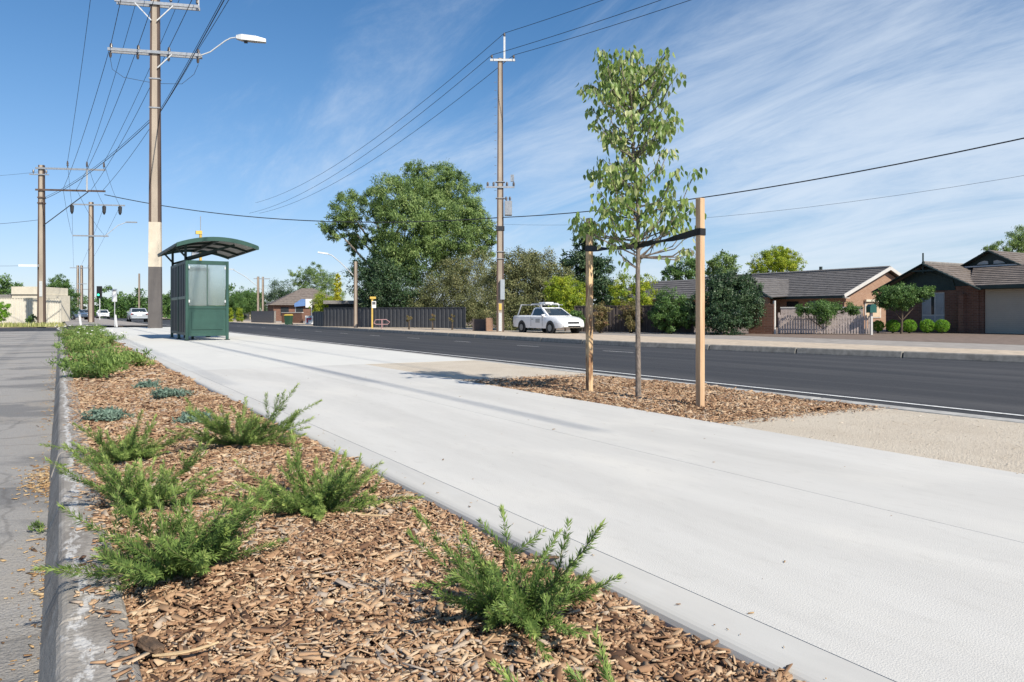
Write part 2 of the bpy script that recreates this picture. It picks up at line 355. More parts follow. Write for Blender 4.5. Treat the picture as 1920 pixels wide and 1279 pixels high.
m = layered('old_kerb', (0.29, 0.268, 0.24), [((0.19, 0.17, 0.15), 5, (2, .6, 1), .45, .62, .8), ((0.50, 0.47, 0.43), 9, (1.5, .7, 1), .55, .7, .7), ((0.12, 0.105, 0.09), 70, (1, 1, 1), .58, .7, .6)], 0.95, [(60, .7, .01), (260, .5, .004)])
# remains of a white painted stripe along the top of the kerb
t = m.node_tree; b_ = t.nodes['Principled BSDF']; src = b_.inputs['Base Color'].links[0].from_socket
co = nd('ShaderNodeTexCoord', t); sp = nd('ShaderNodeSeparateXYZ', t); t.links.new(co.outputs['Object'], sp.inputs[0])
ma = nd('ShaderNodeMapping', t); ma.inputs['Scale'].default_value = (1.6, .5, 1); t.links.new(co.outputs['Object'], ma.inputs[0])
n_ = nd('ShaderNodeTexNoise', t); n_.inputs['Scale'].default_value = 26; n_.inputs['Detail'].default_value = 8; n_.inputs['Roughness'].default_value = .7; t.links.new(ma.outputs[0], n_.inputs['Vector'])
n5 = nd('ShaderNodeTexNoise', t); n5.inputs['Scale'].default_value = 2.2; n5.inputs['Detail'].default_value = 5; t.links.new(co.outputs['Object'], n5.inputs['Vector'])
d0 = nd('ShaderNodeMath', t, operation='MULTIPLY_ADD'); d0.inputs[1].default_value = -.13; t.links.new(n5.outputs['Fac'], d0.inputs[0]); t.links.new(sp.outputs[0], d0.inputs[2])
d1 = nd('ShaderNodeMath', t, operation='SUBTRACT'); d1.inputs[1].default_value = -.022; t.links.new(d0.outputs[0], d1.inputs[0])
d2 = nd('ShaderNodeMath', t, operation='ABSOLUTE'); t.links.new(d1.outputs[0], d2.inputs[0])
d3 = nd('ShaderNodeMath', t, operation='MULTIPLY_ADD'); d3.inputs[1].default_value = -6.5; t.links.new(d2.outputs[0], d3.inputs[0]); t.links.new(n_.outputs['Fac'], d3.inputs[2])
q = nd('ShaderNodeMapRange', t); q.inputs[1].default_value = .40; q.inputs[2].default_value = .50; q.inputs[4].default_value = .75; t.links.new(d3.outputs[0], q.inputs[0])
x = nd('ShaderNodeMix', t, data_type='RGBA'); x.inputs['B'].default_value = (.56, .55, .53, 1); t.links.new(q.outputs[0], x.inputs['Factor']); t.links.new(src, x.inputs['A']); t.links.new(x.outputs['Result'], b_.inputs['Base Color'])
#layered('old_paint', (0.66, 0.65, 0.62), [((0.4, 0.37, 0.33), 14, (2, .8, 1), .42, .55, .9), ((0.25, 0.22, 0.19), 40, (1, .6, 1), .54, .62, .8)], 0.85, [(90, .5, .006)])
# compacted granitic gravel
m = layered('aggregate', (0.60, 0.53, 0.43), [((0.52, 0.445, 0.35), 2.0, (1, 1, 1), .42, .7, .8), ((0.68, 0.61, 0.51), 160, (1, 1, 1), .52, .66, .85), ((0.25, 0.19, 0.14), 200, (1, 1, 1), .58, .72, .85), ((0.40, 0.30, 0.21), 60, (1, 1, 1), .55, .75, .7)], 0.95, [(170, .9, .012), (60, .4, .015)])

layered('asphalt_road', (0.040, 0.040, 0.043), [((0.074, 0.072, 0.073), 1.0, (1.1, .05, 1), .45, .66, .9), ((0.032, 0.033, 0.036), 1.6, (.9, .12, 1), .5, .7, .8), ((0.13, 0.13, 0.13), 190, (1, 1, 1), .58, .72, .7), ((0.03, 0.03, 0.033), 3, (.5, 1.2, 1), .66, .7, .5)], 0.8, [(220, .5, .006)])
# foliage palettes (real leaf albedos)
leafm('leaf_grevillea', [(0.042, 0.072, 0.02), (0.082, 0.13, 0.034), (0.13, 0.18, 0.05), (0.22, 0.27, 0.08)], 0.55, 0.45, 2.3)
leafm('leaf_young', [(0.05, 0.085, 0.025), (0.10, 0.155, 0.04), (0.165, 0.215, 0.065), (0.27, 0.28, 0.14)], 0.38, 0.5, 2.1)
leafm('leaf_gum', [(0.026, 0.046, 0.016), (0.058, 0.09, 0.027), (0.095, 0.132, 0.042), (0.15, 0.175, 0.07)], 0.55, 0.4, 2.9)
leafm('leaf_olive', [(0.03, 0.036, 0.016), (0.062, 0.07, 0.029), (0.094, 0.096, 0.042), (0.14, 0.13, 0.065)], 0.7, 0.3, 2.6)
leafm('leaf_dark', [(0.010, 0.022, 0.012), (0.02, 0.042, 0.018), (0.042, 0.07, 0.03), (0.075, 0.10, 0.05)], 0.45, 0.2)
leafm('leaf_mid', [(0.02, 0.045, 0.014), (0.042, 0.085, 0.022), (0.07, 0.125, 0.032), (0.11, 0.165, 0.05)], 0.5, 0.3)
leafm('leaf_lime', [(0.06, 0.10, 0.010), (0.125, 0.175, 0.016), (0.205, 0.235, 0.02), (0.30, 0.30, 0.035)], 0.5, 0.4, 2.0)
leafm('leaf_yellow', [(0.15, 0.15, 0.012), (0.26, 0.25, 0.02), (0.36, 0.33, 0.03), (0.42, 0.40, 0.06)], 0.5, 0.35)
leafm('leaf_blue', [(0.05, 0.085, 0.065), (0.09, 0.135, 0.105), (0.14, 0.19, 0.15)], 0.7, 0.2)
leafm('leaf_red', [(0.06, 0.05, 0.02), (0.09, 0.085, 0.03), (0.13, 0.10, 0.045), (0.16, 0.085, 0.05)], 0.6, 0.25)
leafm('leaf_box', [(0.035, 0.10, 0.008), (0.075, 0.17, 0.014), (0.13, 0.24, 0.02), (0.20, 0.31, 0.04)], 0.5, 0.35)
leafm('grass_blade', [(0.10, 0.13, 0.03), (0.2, 0.2, 0.07), (0.36, 0.31, 0.15)], 0.7, 0.3)
leafm('chip', [(0.06, 0.033, 0.021), (0.13, 0.07, 0.04), (0.21, 0.117, 0.066), (0.30, 0.176, 0.10), (0.37, 0.232, 0.136), (0.43, 0.288, 0.175), (0.53, 0.395, 0.26), (0.36, 0.295, 0.24)], 0.9, 0)
leafm('litter', [(0.10, 0.06, 0.035), (0.26, 0.15, 0.07), (0.42, 0.28, 0.14), (0.52, 0.40, 0.24)], 0.9, 0)
leafm('stones', [(0.16, 0.12, 0.09), (0.40, 0.32, 0.24), (0.58, 0.50, 0.40), (0.72, 0.67, 0.58)], 0.9, 0)

# ------------------------------------------------------------------ ground profile
FK = 17.8                                 # far kerb line
def fkx(Y): return FK + 2.6 * min(1.6, max(0.0, (22.0 - Y) / 13.0))
def zg(X, Y=30):
    if X < 0: return -0.15
    if X < 5.5: return 0.0
    k = fkx(Y)
    if X <= k + 1e-5: return -0.12 - 0.40 * (X - 5.5) / (k - 5.5)
    if X < 26: return -0.40
    if X < 38: return -0.40 + 0.10 * (X - 26) / 12
    return -0.30
def sheet(name, xs, ys, zf, mat, label=None, kind='structure', cat=None):
    V = [(x if not callable(x) else x(y), y, 0) for y in ys for x in xs]
    V = [(p[0], p[1], zf(p[0], p[1])) for p in V]
    n = len(xs); Fc = [(j * n + i, j * n + i + 1, (j + 1) * n + i + 1, (j + 1) * n + i) for j in range(len(ys) - 1) for i in range(n - 1)]
    o = npmesh(name, V, Fc, mat=mat)
    return tag(o, label, cat, kind=kind)
# base terrain out to the horizon, below all the paved sheets
sheet('ground', [-900, -200, -60, -20, 0, 5, 12, 18, 26, 38, 60, 140, 400, 1200], [-80, -20, 0, 20, 60, 120, 300, 700, 1600], lambda X, Y: -0.62 if -30 < X < 30 else -0.40, 'earth', 'dry bare earth around the street and yards')
# near-side kerbed bed, path, verge
sheet('carpark', [-40, -20, -8, -2, 0.0], [-4, 0, 4, 10, 20, 35, 49], lambda X, Y: -0.15, 'carpark_asphalt', 'worn grey asphalt of the car park on the left')
sheet('side_road', [-40, -10, 0, 5.4], [42.6, 48, 53.0], lambda X, Y: -0.13 if X > 0 else -0.146, 'asphalt_road', 'dark side street crossing beyond the path')
sheet('grass_verge', [-40, -12, 0.4], [53.0, 58, 72], lambda X, Y: -0.10, 'dry_grass', 'dry patchy grass strip before the cream fence')
sheet('far_footpath', [0.4, 3, 5.4], [53.0, 70, 100, 180, 400], lambda X, Y: -0.06, 'footway_grey', 'grey footpath continuing beyond the side street')
ys = [-12, 0, 4, 8, 12, 16, 20, 26, 34, 44, 60, 90, 140, 250, 500, 900]
sheet('road', [5.5] + [(lambda f: (lambda Y: 5.5 + f * (fkx(Y) - 5.5)))(f) for f in (.1, .3, .6, .9, 1.0)], ys, zg, 'asphalt_road', 'dark asphalt road running past the path')
sheet('far_verge', [(lambda a: (lambda Y: fkx(Y) + 0.33 if a == 0 else a))(a) for a in (0, 21.6, 24.2)], ys, lambda X, Y: -0.36 if X < 21.5 else (-.385 if X < 23 else -0.397), 'verge_cream', 'pale compacted verge beyond the road')
sheet('far_footway', [24.2, 26, 28.4], ys, lambda X, Y: -0.397 if X < 25 else -0.385, 'footway_grey', 'grey footway along the front fences')
sheet('front_yards', [28.4, 38, 60], [2, 14, 27, 60, 120], lambda X, Y: zg(X) - 0.001, 'yard_brown', 'brown paved front yards of the houses')

# painted lines
def stripe(name, x0, x1, y0, y1, mat, label, n=10):
    return sheet(name, [x0, x1], [y0 + (y1 - y0) * i / n for i in range(n + 1)], lambda X, Y: zg(X, Y) + 0.005, mat, label, cat='road marking', kind='structure')
stripe('edge_line', 6.82, 6.90, -10, 120, 'paint_white', 'white edge line along the near side of the road', 40)
for i in range(12):
    stripe('lane_dash', 13.0, 13.08, 15.3 + i * 4.6, 16.6 + i * 4.6, 'paint_white', 'short white lane dash on the asphalt', 3)
for i in range(3):
    x = -2.6 - i * 2.6
    o = sheet('bay_line', [x, x + 0.1], [34, 38, 43], lambda X, Y: -0.145, 'line_faint', 'faded white bay line on the car park', kind='structure')

# path: slabs with recessed joints
path = thing('path', 'wide pale concrete footpath running to the shelter', 'path'); path['kind'] = 'structure'
del path['category']
def slab(name, x0, x1, y0, y1, mat, bev=0.006, ztop=0.0, seg=2):
    return MB().bb((x0, y0, ztop - 0.12), (x1, y1, ztop)).build(name, mat, path, bevel=bev, seg=seg, smooth=False)
YS = [-6.0, 9.9]
for a, b in zip(YS[:-1], YS[1:]):
    slab('slab', 1.361, 2.518, a + .001, b - .001, 'path_concrete', 0); slab('slab', 2.5205, 3.60, a + .001, b - .001, 'path_concrete', 0)
for a, b in zip([-6.0, 3.4, 9.9, 16, 22.2, 30, 42.4][:-1], [-6.0, 3.4, 9.9, 16, 22.2, 30, 42.4][1:]):
    MB().prism([(1.222, -.14), (1.215, -.036), (1.2165, -.024), (1.2215, -.013), (1.230, -.006), (1.240, -.0025), (1.25, -.001), (1.3595, -.0008), (1.3595, -.14)], 1, a + .0006, b - .0006).build('edge_band', 'path_band', path)
for a, b in zip([9.9, 16, 22.2, 30, 42.4][:-1], [9.9, 16, 22.2, 30, 42.4][1:]):
    slab('slab', 1.361, 2.518, a + .001, b - .001, 'pad_concrete', 0); slab('slab', 2.5205, 5.322, a + .001, b - .001, 'pad_concrete', 0)
tag(sheet('path_bed', [1.22, 5.3], [-6, 42.4], lambda X, Y: -0.09, 'soil', 'dark joint filling below the path slabs'))
# near kerb along the road
kerb = thing('road_kerb', 'pale concrete kerb between the verge and the road', 'kerb'); kerb['kind'] = 'structure'; del kerb['category']
kys = [-8, -5] + [-5 + 3 * i for i in range(1, 17)]
for a, b in zip(kys[:-1], kys[1:]):
    MB().prism([(5.325, -.3), (5.325, -.004), (5.47, -.004), (5.52, -.13), (5.86, -.128), (5.86, -.3)], 1, a + .003, b - .003).build('kerb_length', 'kerb_new', kerb, bevel=.012, seg=2)
fkerb = thing('far_kerb', 'grey concrete kerb on the far side of the road', 'kerb'); fkerb['kind'] = 'structure'; del fkerb['category']
yy = -6.0
while yy < 110:
    a, b = yy + .02, yy + 3.0 - .02; rings = []
    for Y in (a, b):
        k = fkx(Y); rings.append([(k, Y, -.7), (k + .0, Y, -.50), (k + .035, Y, -.35), (k + .06, Y, -.335), (k + .34, Y, -.345), (k + .36, Y, -.7)])
    MB().loft(rings).build('kerb_length', 'kerb_far', fkerb, bevel=.015); yy += 3.0
# old kerb beside the car park
ok = thing('carpark_kerb', 'weathered concrete kerb with worn white paint beside the car park', 'kerb'); ok['kind'] = 'structure'; del ok['category']
ky = [-2.5, -0.1, 1.985, 4.4, 6.8, 9.2, 11.6, 14, 16.4, 18.8, 21.2, 24, 27, 30, 34, 38, 42]
for a, b in zip(ky[:-1], ky[1:]):
    j = random.uniform(-.004, .004)
    k_ = MB().prism([(-.044 + j, -.3), (-.044 + j, -.15), (-.004 + j, -.014), (.008 + j, 0.0), (.125 + j, .002), (.14, -.02), (.14, -.3)], 1, a + .004, b - .004).build('kerb_length', 'old_kerb', ok, bevel=.006)

# gravel verge
sheet('gravel_verge', [3.602, 4.4, 5.322], [-6, -2, 2, 3.48], lambda X, Y: -0.012 + 0.006 * math.sin(Y * 3 + X * 5), 'aggregate', 'cream compacted gravel verge beside the path')
sheet('gravel_verge', [3.602, 4.4, 5.322], [6.85, 8, 9.2, 9.898], lambda X, Y: -0.010 if Y < 9 else -.002, 'aggregate', 'cream compacted gravel between the tree bed and the shelter pad')

# ------------------------------------------------------------------ loose mulch, litter and gravel grains
def chips(name, x0, x1, y0, y1, dens, lsc, zf, label, mat='chip', cat='mulch', flat=0.45, pos=None, lay=.016):
    n = int(dens * (x1 - x0) * (y1 - y0)) if pos is None else len(pos)
    if pos is None: P = np.stack([rng.uniform(x0, x1, n), rng.uniform(y0, y1, n)], 1)
    else: P = pos
    L_ = np.clip(rng.lognormal(math.log(0.0135 * lsc), 0.68, n), .005 * lsc, .07 * lsc)
    W_ = np.clip(L_ * rng.uniform(.08, .55, n), .0019 * lsc, .017 * lsc); T_ = rng.uniform(.0015, .0045, n) * lsc
    yaw = rng.uniform(0, 2 * np.pi, n); pit = rng.normal(0, flat * .55, n); rol = rng.normal(0, flat, n)
    cy, sy, cp, sp, cr, sr = np.cos(yaw), np.sin(yaw), np.cos(pit), np.sin(pit), np.cos(rol), np.sin(rol)
    ax = np.stack([cy * cp, sy * cp, sp], 1)
    ay = np.stack([-sy * cr - cy * sp * sr, cy * cr - sy * sp * sr, cp * sr], 1)
    az = np.cross(ax, ay)
    z = zf(P[:, 0], P[:, 1]) + rng.uniform(0, lay, n) * lsc ** .5
    ctr = np.concatenate([P, z[:, None]], 1)
    V = np.empty((n, 8, 3), np.float32)
    tap = rng.uniform(.35, 1, n)
    k = 0
    for dz in (-1, 1):
        for dx_, dy_ in ((-1, -1), (1, -1), (1, 1), (-1, 1)):
            wv = W_ * (tap if dx_ > 0 else 1)
            V[:, k] = ctr + ax * (dx_ * L_ / 2)[:, None] + ay * (dy_ * wv / 2)[:, None] + az * (dz * T_ / 2)[:, None]; k += 1
    base = (np.arange(n) * 8)[:, None, None]
    Q = (base + np.array([[4, 5, 6, 7], [0, 1, 5, 4], [1, 2, 6, 5], [2, 3, 7, 6], [3, 0, 4, 7]])[None]).reshape(-1, 4)
    patch = .14 * np.sin(P[:, 0] * 9 + np.sin(P[:, 1] * 4) * 2) * np.sin(P[:, 1] * 6.5 + P[:, 0] * 3)
    tone = np.repeat(np.clip(rng.beta(1.95, 1.45, n) + patch + (L_ < .012 * lsc) * -.10, 0, 1), 5)
    o = npmesh(name, V.reshape(-1, 3), Q, tone, mat)
    return tag(o, label, cat, kind='stuff')
def bedz(X, Y): return -0.029 + 0.006 * np.sin(X * 23 + Y * 9) * np.sin(Y * 19 - X * 6) + 0.012 * np.sin(X * 5 + Y * 2.3) + 0.008 * np.sin(Y * 7.1 - X * 3) - .004 * np.clip((X - 1.0) / .2, 0, 1)
def bed2(X, Y): return -0.016 + 0.012 * np.sin(X * 4 + Y * 2.3) + 0.006 * np.sin(Y * 9)
xs_ = list(np.linspace(.13, 1.222, 12))
sheet('garden_soil', xs_, list(np.linspace(-1, 12, 100)) + [14, 18, 24, 30, 42], lambda X, Y: float(bedz(X, Y)) - .004, 'soil', 'dark soil under the mulch of the long bed')
sheet('tree_bed_soil', list(np.linspace(3.602, 5.322, 10)), list(np.linspace(3.48, 6.85, 24)), lambda X, Y: float(bed2(X, Y)) - .004, 'soil', 'dark soil under the mulch of the tree bed')
chips('wood_chip_mulch', .125, 1.212, .75, 2.3, 19000, 1.0, bedz, 'brown wood chip mulch covering the nearest stretch of the long bed')
chips('wood_chip_mulch', .125, 1.212, 2.3, 4.6, 14500, 1.05, bedz, 'brown wood chip mulch in the middle stretch of the long bed')
chips('wood_chip_mulch', .125, 1.212, 4.6, 9.0, 7600, 1.3, bedz, 'brown wood chip mulch further along the long bed')
chips('wood_chip_mulch', .125, 1.212, 9.0, 30.0, 1400, 2.6, bedz, 'brown wood chip mulch at the far end of the long bed', flat=.3)
chips('wood_chip_mulch', 3.605, 5.31, 3.49, 6.84, 7800, 1.25, bed2, 'brown wood chip mulch around the staked tree')
# stray chips spilled on the kerb, and litter in the gutter of the car park
n = 1500
P = np.stack([np.abs(rng.normal(0, .03, n)) * -1 + .145 - .03 * np.sin(np.arange(n)) ** 2, rng.uniform(.9, 9, n)], 1); P[:, 0] -= .025 * (np.sin(P[:, 1] * 5.3) * np.sin(P[:, 1] * 1.7 + 1)).clip(0, 1); P = P[P[:, 0] > .005]
chips('spilled_chips', 0, 0, 0, 0, 0, .8, lambda X, Y: 0.004 + 0 * X, 'loose chips spilled onto the old kerb', pos=P, flat=.12, lay=.004)
P = np.concatenate([np.stack([-.03 - np.abs(rng.normal(0, .06, 420)), rng.uniform(1.0, 14, 420)], 1), np.stack([-.03 - np.abs(rng.normal(0, .07, 520)), rng.normal(4.5, .22, 520)], 1), np.stack([-.03 - np.abs(rng.normal(0, .04, 130)), rng.normal(2.7, .3, 130)], 1)])
chips('gutter_litter', 0, 0, 0, 0, 0, .75, lambda X, Y: -.148 + 0 * X, 'dry leaf and bark litter gathered along the foot of the old kerb', 'litter', 'litter', .2, pos=P, lay=.006)
P = np.stack([rng.uniform(3.58, 5.3, 4200), rng.uniform(-.5, 3.5, 4200)], 1)
chips('gravel_grains', 0, 0, 0, 0, 0, .30, lambda X, Y: -.008 + 0 * X, 'loose grains of cream gravel on the verge', 'stones', 'gravel', .3, pos=P, lay=.004)
P = np.stack([rng.uniform(3.2, 3.8, 260), rng.uniform(3.3, 7.2, 260)], 1)
chips('edge_chips', 0, 0, 0, 0, 0, .8, lambda X, Y: .003 + 0 * X, 'stray chips along the path edge at the tree bed', pos=P[P[:, 0] > 3.56], flat=.1, lay=.003)
P = np.concatenate([np.stack([rng.uniform(3.62, 5.3, 900), 3.5 - np.abs(rng.normal(0, .09, 900))], 1), np.stack([rng.uniform(3.62, 5.3, 700), 6.83 + np.abs(rng.normal(0, .12, 700))], 1)])
chips('bed_edge_chips', 0, 0, 0, 0, 0, .9, lambda X, Y: -.004 + 0 * X, 'wood chips straying from the tree bed over the gravel', pos=P, flat=.15, lay=.006)
P = np.concatenate([np.stack([rng.uniform(1.4, 3.6, 70), rng.uniform(.8, 9, 70)], 1), np.stack([1.235 + np.abs(rng.normal(0, .06, 90)), rng.uniform(.8, 9, 90)], 1)])
chips('path_specks', 0, 0, 0, 0, 0, .45, lambda X, Y: .002 + 0 * X, 'few tiny bark specks lying on the concrete path', 'litter', 'litter', .1, pos=P, lay=.002)

def chunk(name, label, p, L_, W_, H_, rz, mat, cat, bend=0.0):
    rings = []
    n = 9
    for i in range(n):
        t = i / (n - 1); x = (t - .5) * L_; s = (0.35 + .65 * math.sin(math.pi * min(1, max(0, .12 + .8 * t))) ** .6) * random.uniform(.85, 1.1)
        y0 = bend * L_ * (t - .5) ** 2 * 4
        rings.append([(x, y0 + math.cos(a) * W_ / 2 * s * random.uniform(.85, 1.1), H_ / 2 + math.sin(a) * H_ / 2 * s * random.uniform(.8, 1.1)) for a in [k * math.pi / 4 for k in range(8)]])
    o = MB().loft(rings).build(name, mat); o.location = p; o.rotation_euler = (0, R(random.uniform(-4, 4)), rz)
    return tag(o, label, cat)
q = gp(283, 1222, -.02); chunk('bark_chunk', 'big rough brown bark chunk lying beside the old kerb', q, .085, .04, .026, R(-75), 'bark_chunk', 'bark')
q = gp(350, 1225, -.015); chunk('wood_sliver', 'long curved pale wood sliver next to the bark chunk', q, .13, .012, .007, R(-5), 'wood_sliver', 'wood chip', .12)
q = gp(475, 1105, -.015); chunk('wood_sliver', 'pale straight wood sliver right of the nearest kerbside shrub', q, .065, .012, .006, R(-70), 'wood_sliver', 'wood chip')
q = gp(432, 1100, -.015); chunk('wood_sliver', 'thin arched twig curving out below the nearest kerbside shrub', q, .09, .006, .005, R(-100), 'wood_sliver', 'twig', .2)
q = gp(930, 1222, -.015); chunk('wood_sliver', 'flat greyish bark slab just below the shrub nearest the lens', q, .075, .03, .01, R(-32), 'bark_chunk', 'bark')
q = gp(1020, 1048, -.01); chunk('wood_sliver', 'brown bark strip touching the concrete edge band', q, .09, .02, .01, R(-40), 'bark_chunk', 'bark')
q = gp(700, 968, -.01); chunk('wood_sliver', 'long pale stick lying right of the shrub near the path edge', q, .11, .012, .007, R(-30), 'wood_sliver', 'stick')

# ------------------------------------------------------------------ planted shrubs (needle-leaved)
def grevillea(label, base, seed, nst, ln, rad_el=(8, 70), up=.35, azs=None, group='needle-leaved shrubs planted in the mulch', needle=.024, tips=None):
    g = np.random.default_rng(seed)
    t = thing('needle_shrub', label, 'shrub', base, 0, group)
    shoots = []; off_t = g.uniform(-.1, .14); needle *= g.uniform(.85, 1.1)
    mb = MB()
    for i in range(nst):
        az = 2 * math.pi * (i + g.uniform(-.4, .4)) / nst if azs is None else R(azs[i % len(azs)] + g.uniform(-6, 6))
        el = R(g.uniform(*rad_el)); L_ = ln * g.uniform(.55, 1.05)
        p = Vector((math.cos(az) * .012, math.sin(az) * .012, .0)); d = Vector((math.cos(az) * math.cos(el), math.sin(az) * math.cos(el), math.sin(el)))
        pts = [p.copy()]; ns = 9
        for k in range(ns):
            d = (d + Vector((g.normal(0, .05), g.normal(0, .05), up * .06 + g.normal(0, .03)))).normalized(); p = p + d * (L_ / ns)
            p.z = max(p.z, .012)
            pts.append(p.copy())
        shoots.append((pts, 1.0)); mb.tube(pts, [.0024 * (1 - .8 * k / ns) for k in range(ns + 1)], 5)
        for b in range(g.integers(2, 6)):
            j = int(g.integers(1, 6)); p2 = pts[j].copy(); d2 = (pts[j + 1] - pts[j]).normalized()
            sd_ = Vector((g.normal(), g.normal(), g.normal() * .6 + .25)).normalized(); d2 = (d2 * .75 + sd_ * .7).normalized(); L2 = L_ * g.uniform(.2, .42)
            q2 = [p2.copy()]
            for k in range(5):
                d2 = (d2 + Vector((g.normal(0, .06), g.normal(0, .06), .05))).normalized(); p2 = p2 + d2 * (L2 / 5); p2.z = max(p2.z, .01); q2.append(p2.copy())
            shoots.append((q2, .95)); mb.tube(q2, [.0013 * (1 - .7 * k / 5) for k in range(6)], 4)
    for i in range(16):
        az = g.uniform(0, 2 * math.pi); el = R(g.uniform(5, 75)); L_ = g.uniform(.09, .17); d = Vector((math.cos(az) * math.cos(el), math.sin(az) * math.cos(el), math.sin(el))); p = Vector((g.normal(0, .03), g.normal(0, .03), .01)); q2 = [p.copy()]
        for k in range(5):
            d = (d + Vector((g.normal(0, .08), g.normal(0, .08), .02))).normalized(); p = p + d * (L_ / 5); p.z = max(p.z, .012); q2.append(p.copy())
        shoots.append((q2, .9)); mb.tube(q2, .0012, 4)
    mb.build('stems', 'stem_green', t)
    Vs = []; To = []
    for pts, sc in shoots:
        A = np.array([tuple(p) for p in pts]); seg = np.linalg.norm(np.diff(A, axis=0), axis=1); cum = np.concatenate([[0], np.cumsum(seg)]); tot = cum[-1]
        n = int(tot / .00125)
        s = np.sort(g.uniform(tot * .05, tot, n)); 
        P = np.stack([np.interp(s, cum, A[:, k]) for k in range(3)], 1)
        D = np.stack([np.interp(s, cum, np.gradient(A[:, k], cum)) for k in range(3)], 1); D /= np.linalg.norm(D, axis=1)[:, None]
        ref = np.where(np.abs(D[:, 2:3]) < .9, np.array([[0, 0, 1.0]]), np.array([[1.0, 0, 0]])); a = np.cross(D, ref); a /= np.linalg.norm(a, axis=1)[:, None]; c = np.cross(D, a)
        ph = g.uniform(0, 2 * np.pi, n); sp = R(1) * g.normal(54, 10, n) * (1 - .45 * np.clip((s / tot - .86) / .14, 0, 1))
        radv = a * np.cos(ph)[:, None] + c * np.sin(ph)[:, None]
        dirv = D * np.cos(sp)[:, None] + radv * np.sin(sp)[:, None]
        ln_ = needle * g.uniform(.7, 1.15, n) * (1 - .25 * (s / tot) ** 4) * sc
        side = np.cross(dirv, radv); side /= np.linalg.norm(side, axis=1)[:, None] + 1e-9
        wd = g.uniform(.0013, .0022, n)
        tip = P + dirv * ln_[:, None] + radv * (.0 * ln_)[:, None] + D * (.12 * ln_)[:, None]; mid = P + dirv * (.5 * ln_)[:, None]
        q = np.stack([P, mid + side * wd[:, None], tip, mid - side * wd[:, None]], 1); Vs.append(q)
        To.append(np.clip(off_t + .12 + .5 * (s / tot) + .35 * np.clip((s / tot - .8) / .2, 0, 1) * g.uniform(0, 1, n) + g.normal(0, .14, n), 0, 1))
    V = np.concatenate(Vs); V[:, :, 2] = np.maximum(V[:, :, 2], .002)
    npmesh('foliage', V.reshape(-1, 3), np.arange(V.shape[0] * 4).reshape(-1, 4), np.concatenate(To), 'leaf_grevillea', t)
    return t
def bz(p): p.z = float(bedz(p.x, p.y)) + .006; return p
grevillea('bushy green needle-leaved shrub nearest the lens, close to the path edge', bz(gp(965, 1180, -.03)), 11, 17, .33, (0, 48), .1)
grevillea('sprawling needle-leaved shrub leaning over the nearest stretch of old kerb', bz(gp(345, 1085, -.03)), 12, 20, .36, (0, 48), .15)
grevillea('spreading needle-leaved shrub between two others, arms reaching over the path edge band', bz(gp(590, 955, -.03)), 13, 19, .41, (2, 50), .2)
grevillea('second needle-leaved shrub along the old kerb, with tall upright shoots', bz(gp(268, 965, -.03)), 14, 16, .37, (2, 50), .2)
grevillea('needle-leaved shrub farthest along the path edge, with two thin tall shoots', bz(gp(455, 845, -.03)), 15, 17, .43, (4, 58), .2)
grevillea('third needle-leaved shrub along the old kerb, before the blue-grey tufts', bz(gp(238, 862, -.03)), 16, 16, .36, (2, 52), .2)
o = grevillea('needle-leaved shrub cut by the bottom edge, only its outer shoots showing', Vector((.70, .80, -.02)), 17, 7, .30, (6, 35), azs=[20, 60, 88, 112, 140, 75, 100])

# general foliage ----------------------------------------------------
def leafcloud(name, blobs, n, leaf, mat, parent, seed, droop=0.0, clump=.30, per=70, aspect=.45, fill=.25, lo=.68):
    """blobs: (centre, radii). Leaves gather in clumps spread over each blob's shell and inside."""
    g = np.random.default_rng(seed)
    area = np.array([(r[0] * r[1] + r[0] * r[2] + r[1] * r[2]) for c, r in blobs]); area = area / area.sum()
    nc = max(len(blobs), n // per); cnt = np.maximum(1, (area * nc).astype(int))
    CC = []; CR = []; CT_ = []; BD = []
    for (c, r), k in zip(blobs, cnt):
        d = g.normal(size=(k, 3)); d /= np.linalg.norm(d, axis=1)[:, None]
        rad = np.where(g.random(k) < fill, g.uniform(.2, .7, k), g.uniform(lo, 1.0, k))
        CC.append(np.array(c)[None] + d * rad[:, None] * np.array(r)[None]); CR.append(np.repeat(np.mean(r) * clump, k) * g.uniform(.6, 1.25, k)); CT_.append(g.normal(0, .17, k)); BD.append(d)
    BD = np.concatenate(BD); CC = np.concatenate(CC); CR = np.concatenate(CR); CT_ = np.concatenate(CT_)
    idx = g.integers(0, len(CC), n)
    off = g.normal(size=(n, 3)); off /= np.linalg.norm(off, axis=1)[:, None]; off *= (g.random(n) ** .5)[:, None]
    P = CC[idx] + off * CR[idx][:, None] * np.array([1, 1, .8 + .3 * droop])
    ax = g.normal(size=(n, 3)); ax[:, 2] -= droop * 2.2; ax /= np.linalg.norm(ax, axis=1)[:, None]
    nm = off * .7 + BD[idx] * .8 + g.normal(size=(n, 3)) * .55 + np.array([0, 0, .2]); sd_ = np.cross(ax, nm); sd_ /= np.linalg.norm(sd_, axis=1)[:, None] + 1e-9
    nn = np.cross(sd_, ax)
    L_ = leaf * g.uniform(.6, 1.3, n); W_ = L_ * aspect * g.uniform(.7, 1.2, n)
    mid = P + ax * (.45 * L_)[:, None]
    q = np.stack([P, mid + sd_ * (W_ / 2)[:, None] + nn * (.12 * W_)[:, None], P + ax * L_[:, None], mid - sd_ * (W_ / 2)[:, None] + nn * (.12 * W_)[:, None]], 1)
    tone = .45 + CT_[idx] + g.normal(0, .16, n)
    return npmesh(name, q.reshape(-1, 3), np.arange(n * 4).reshape(-1, 4), tone, mat, parent)
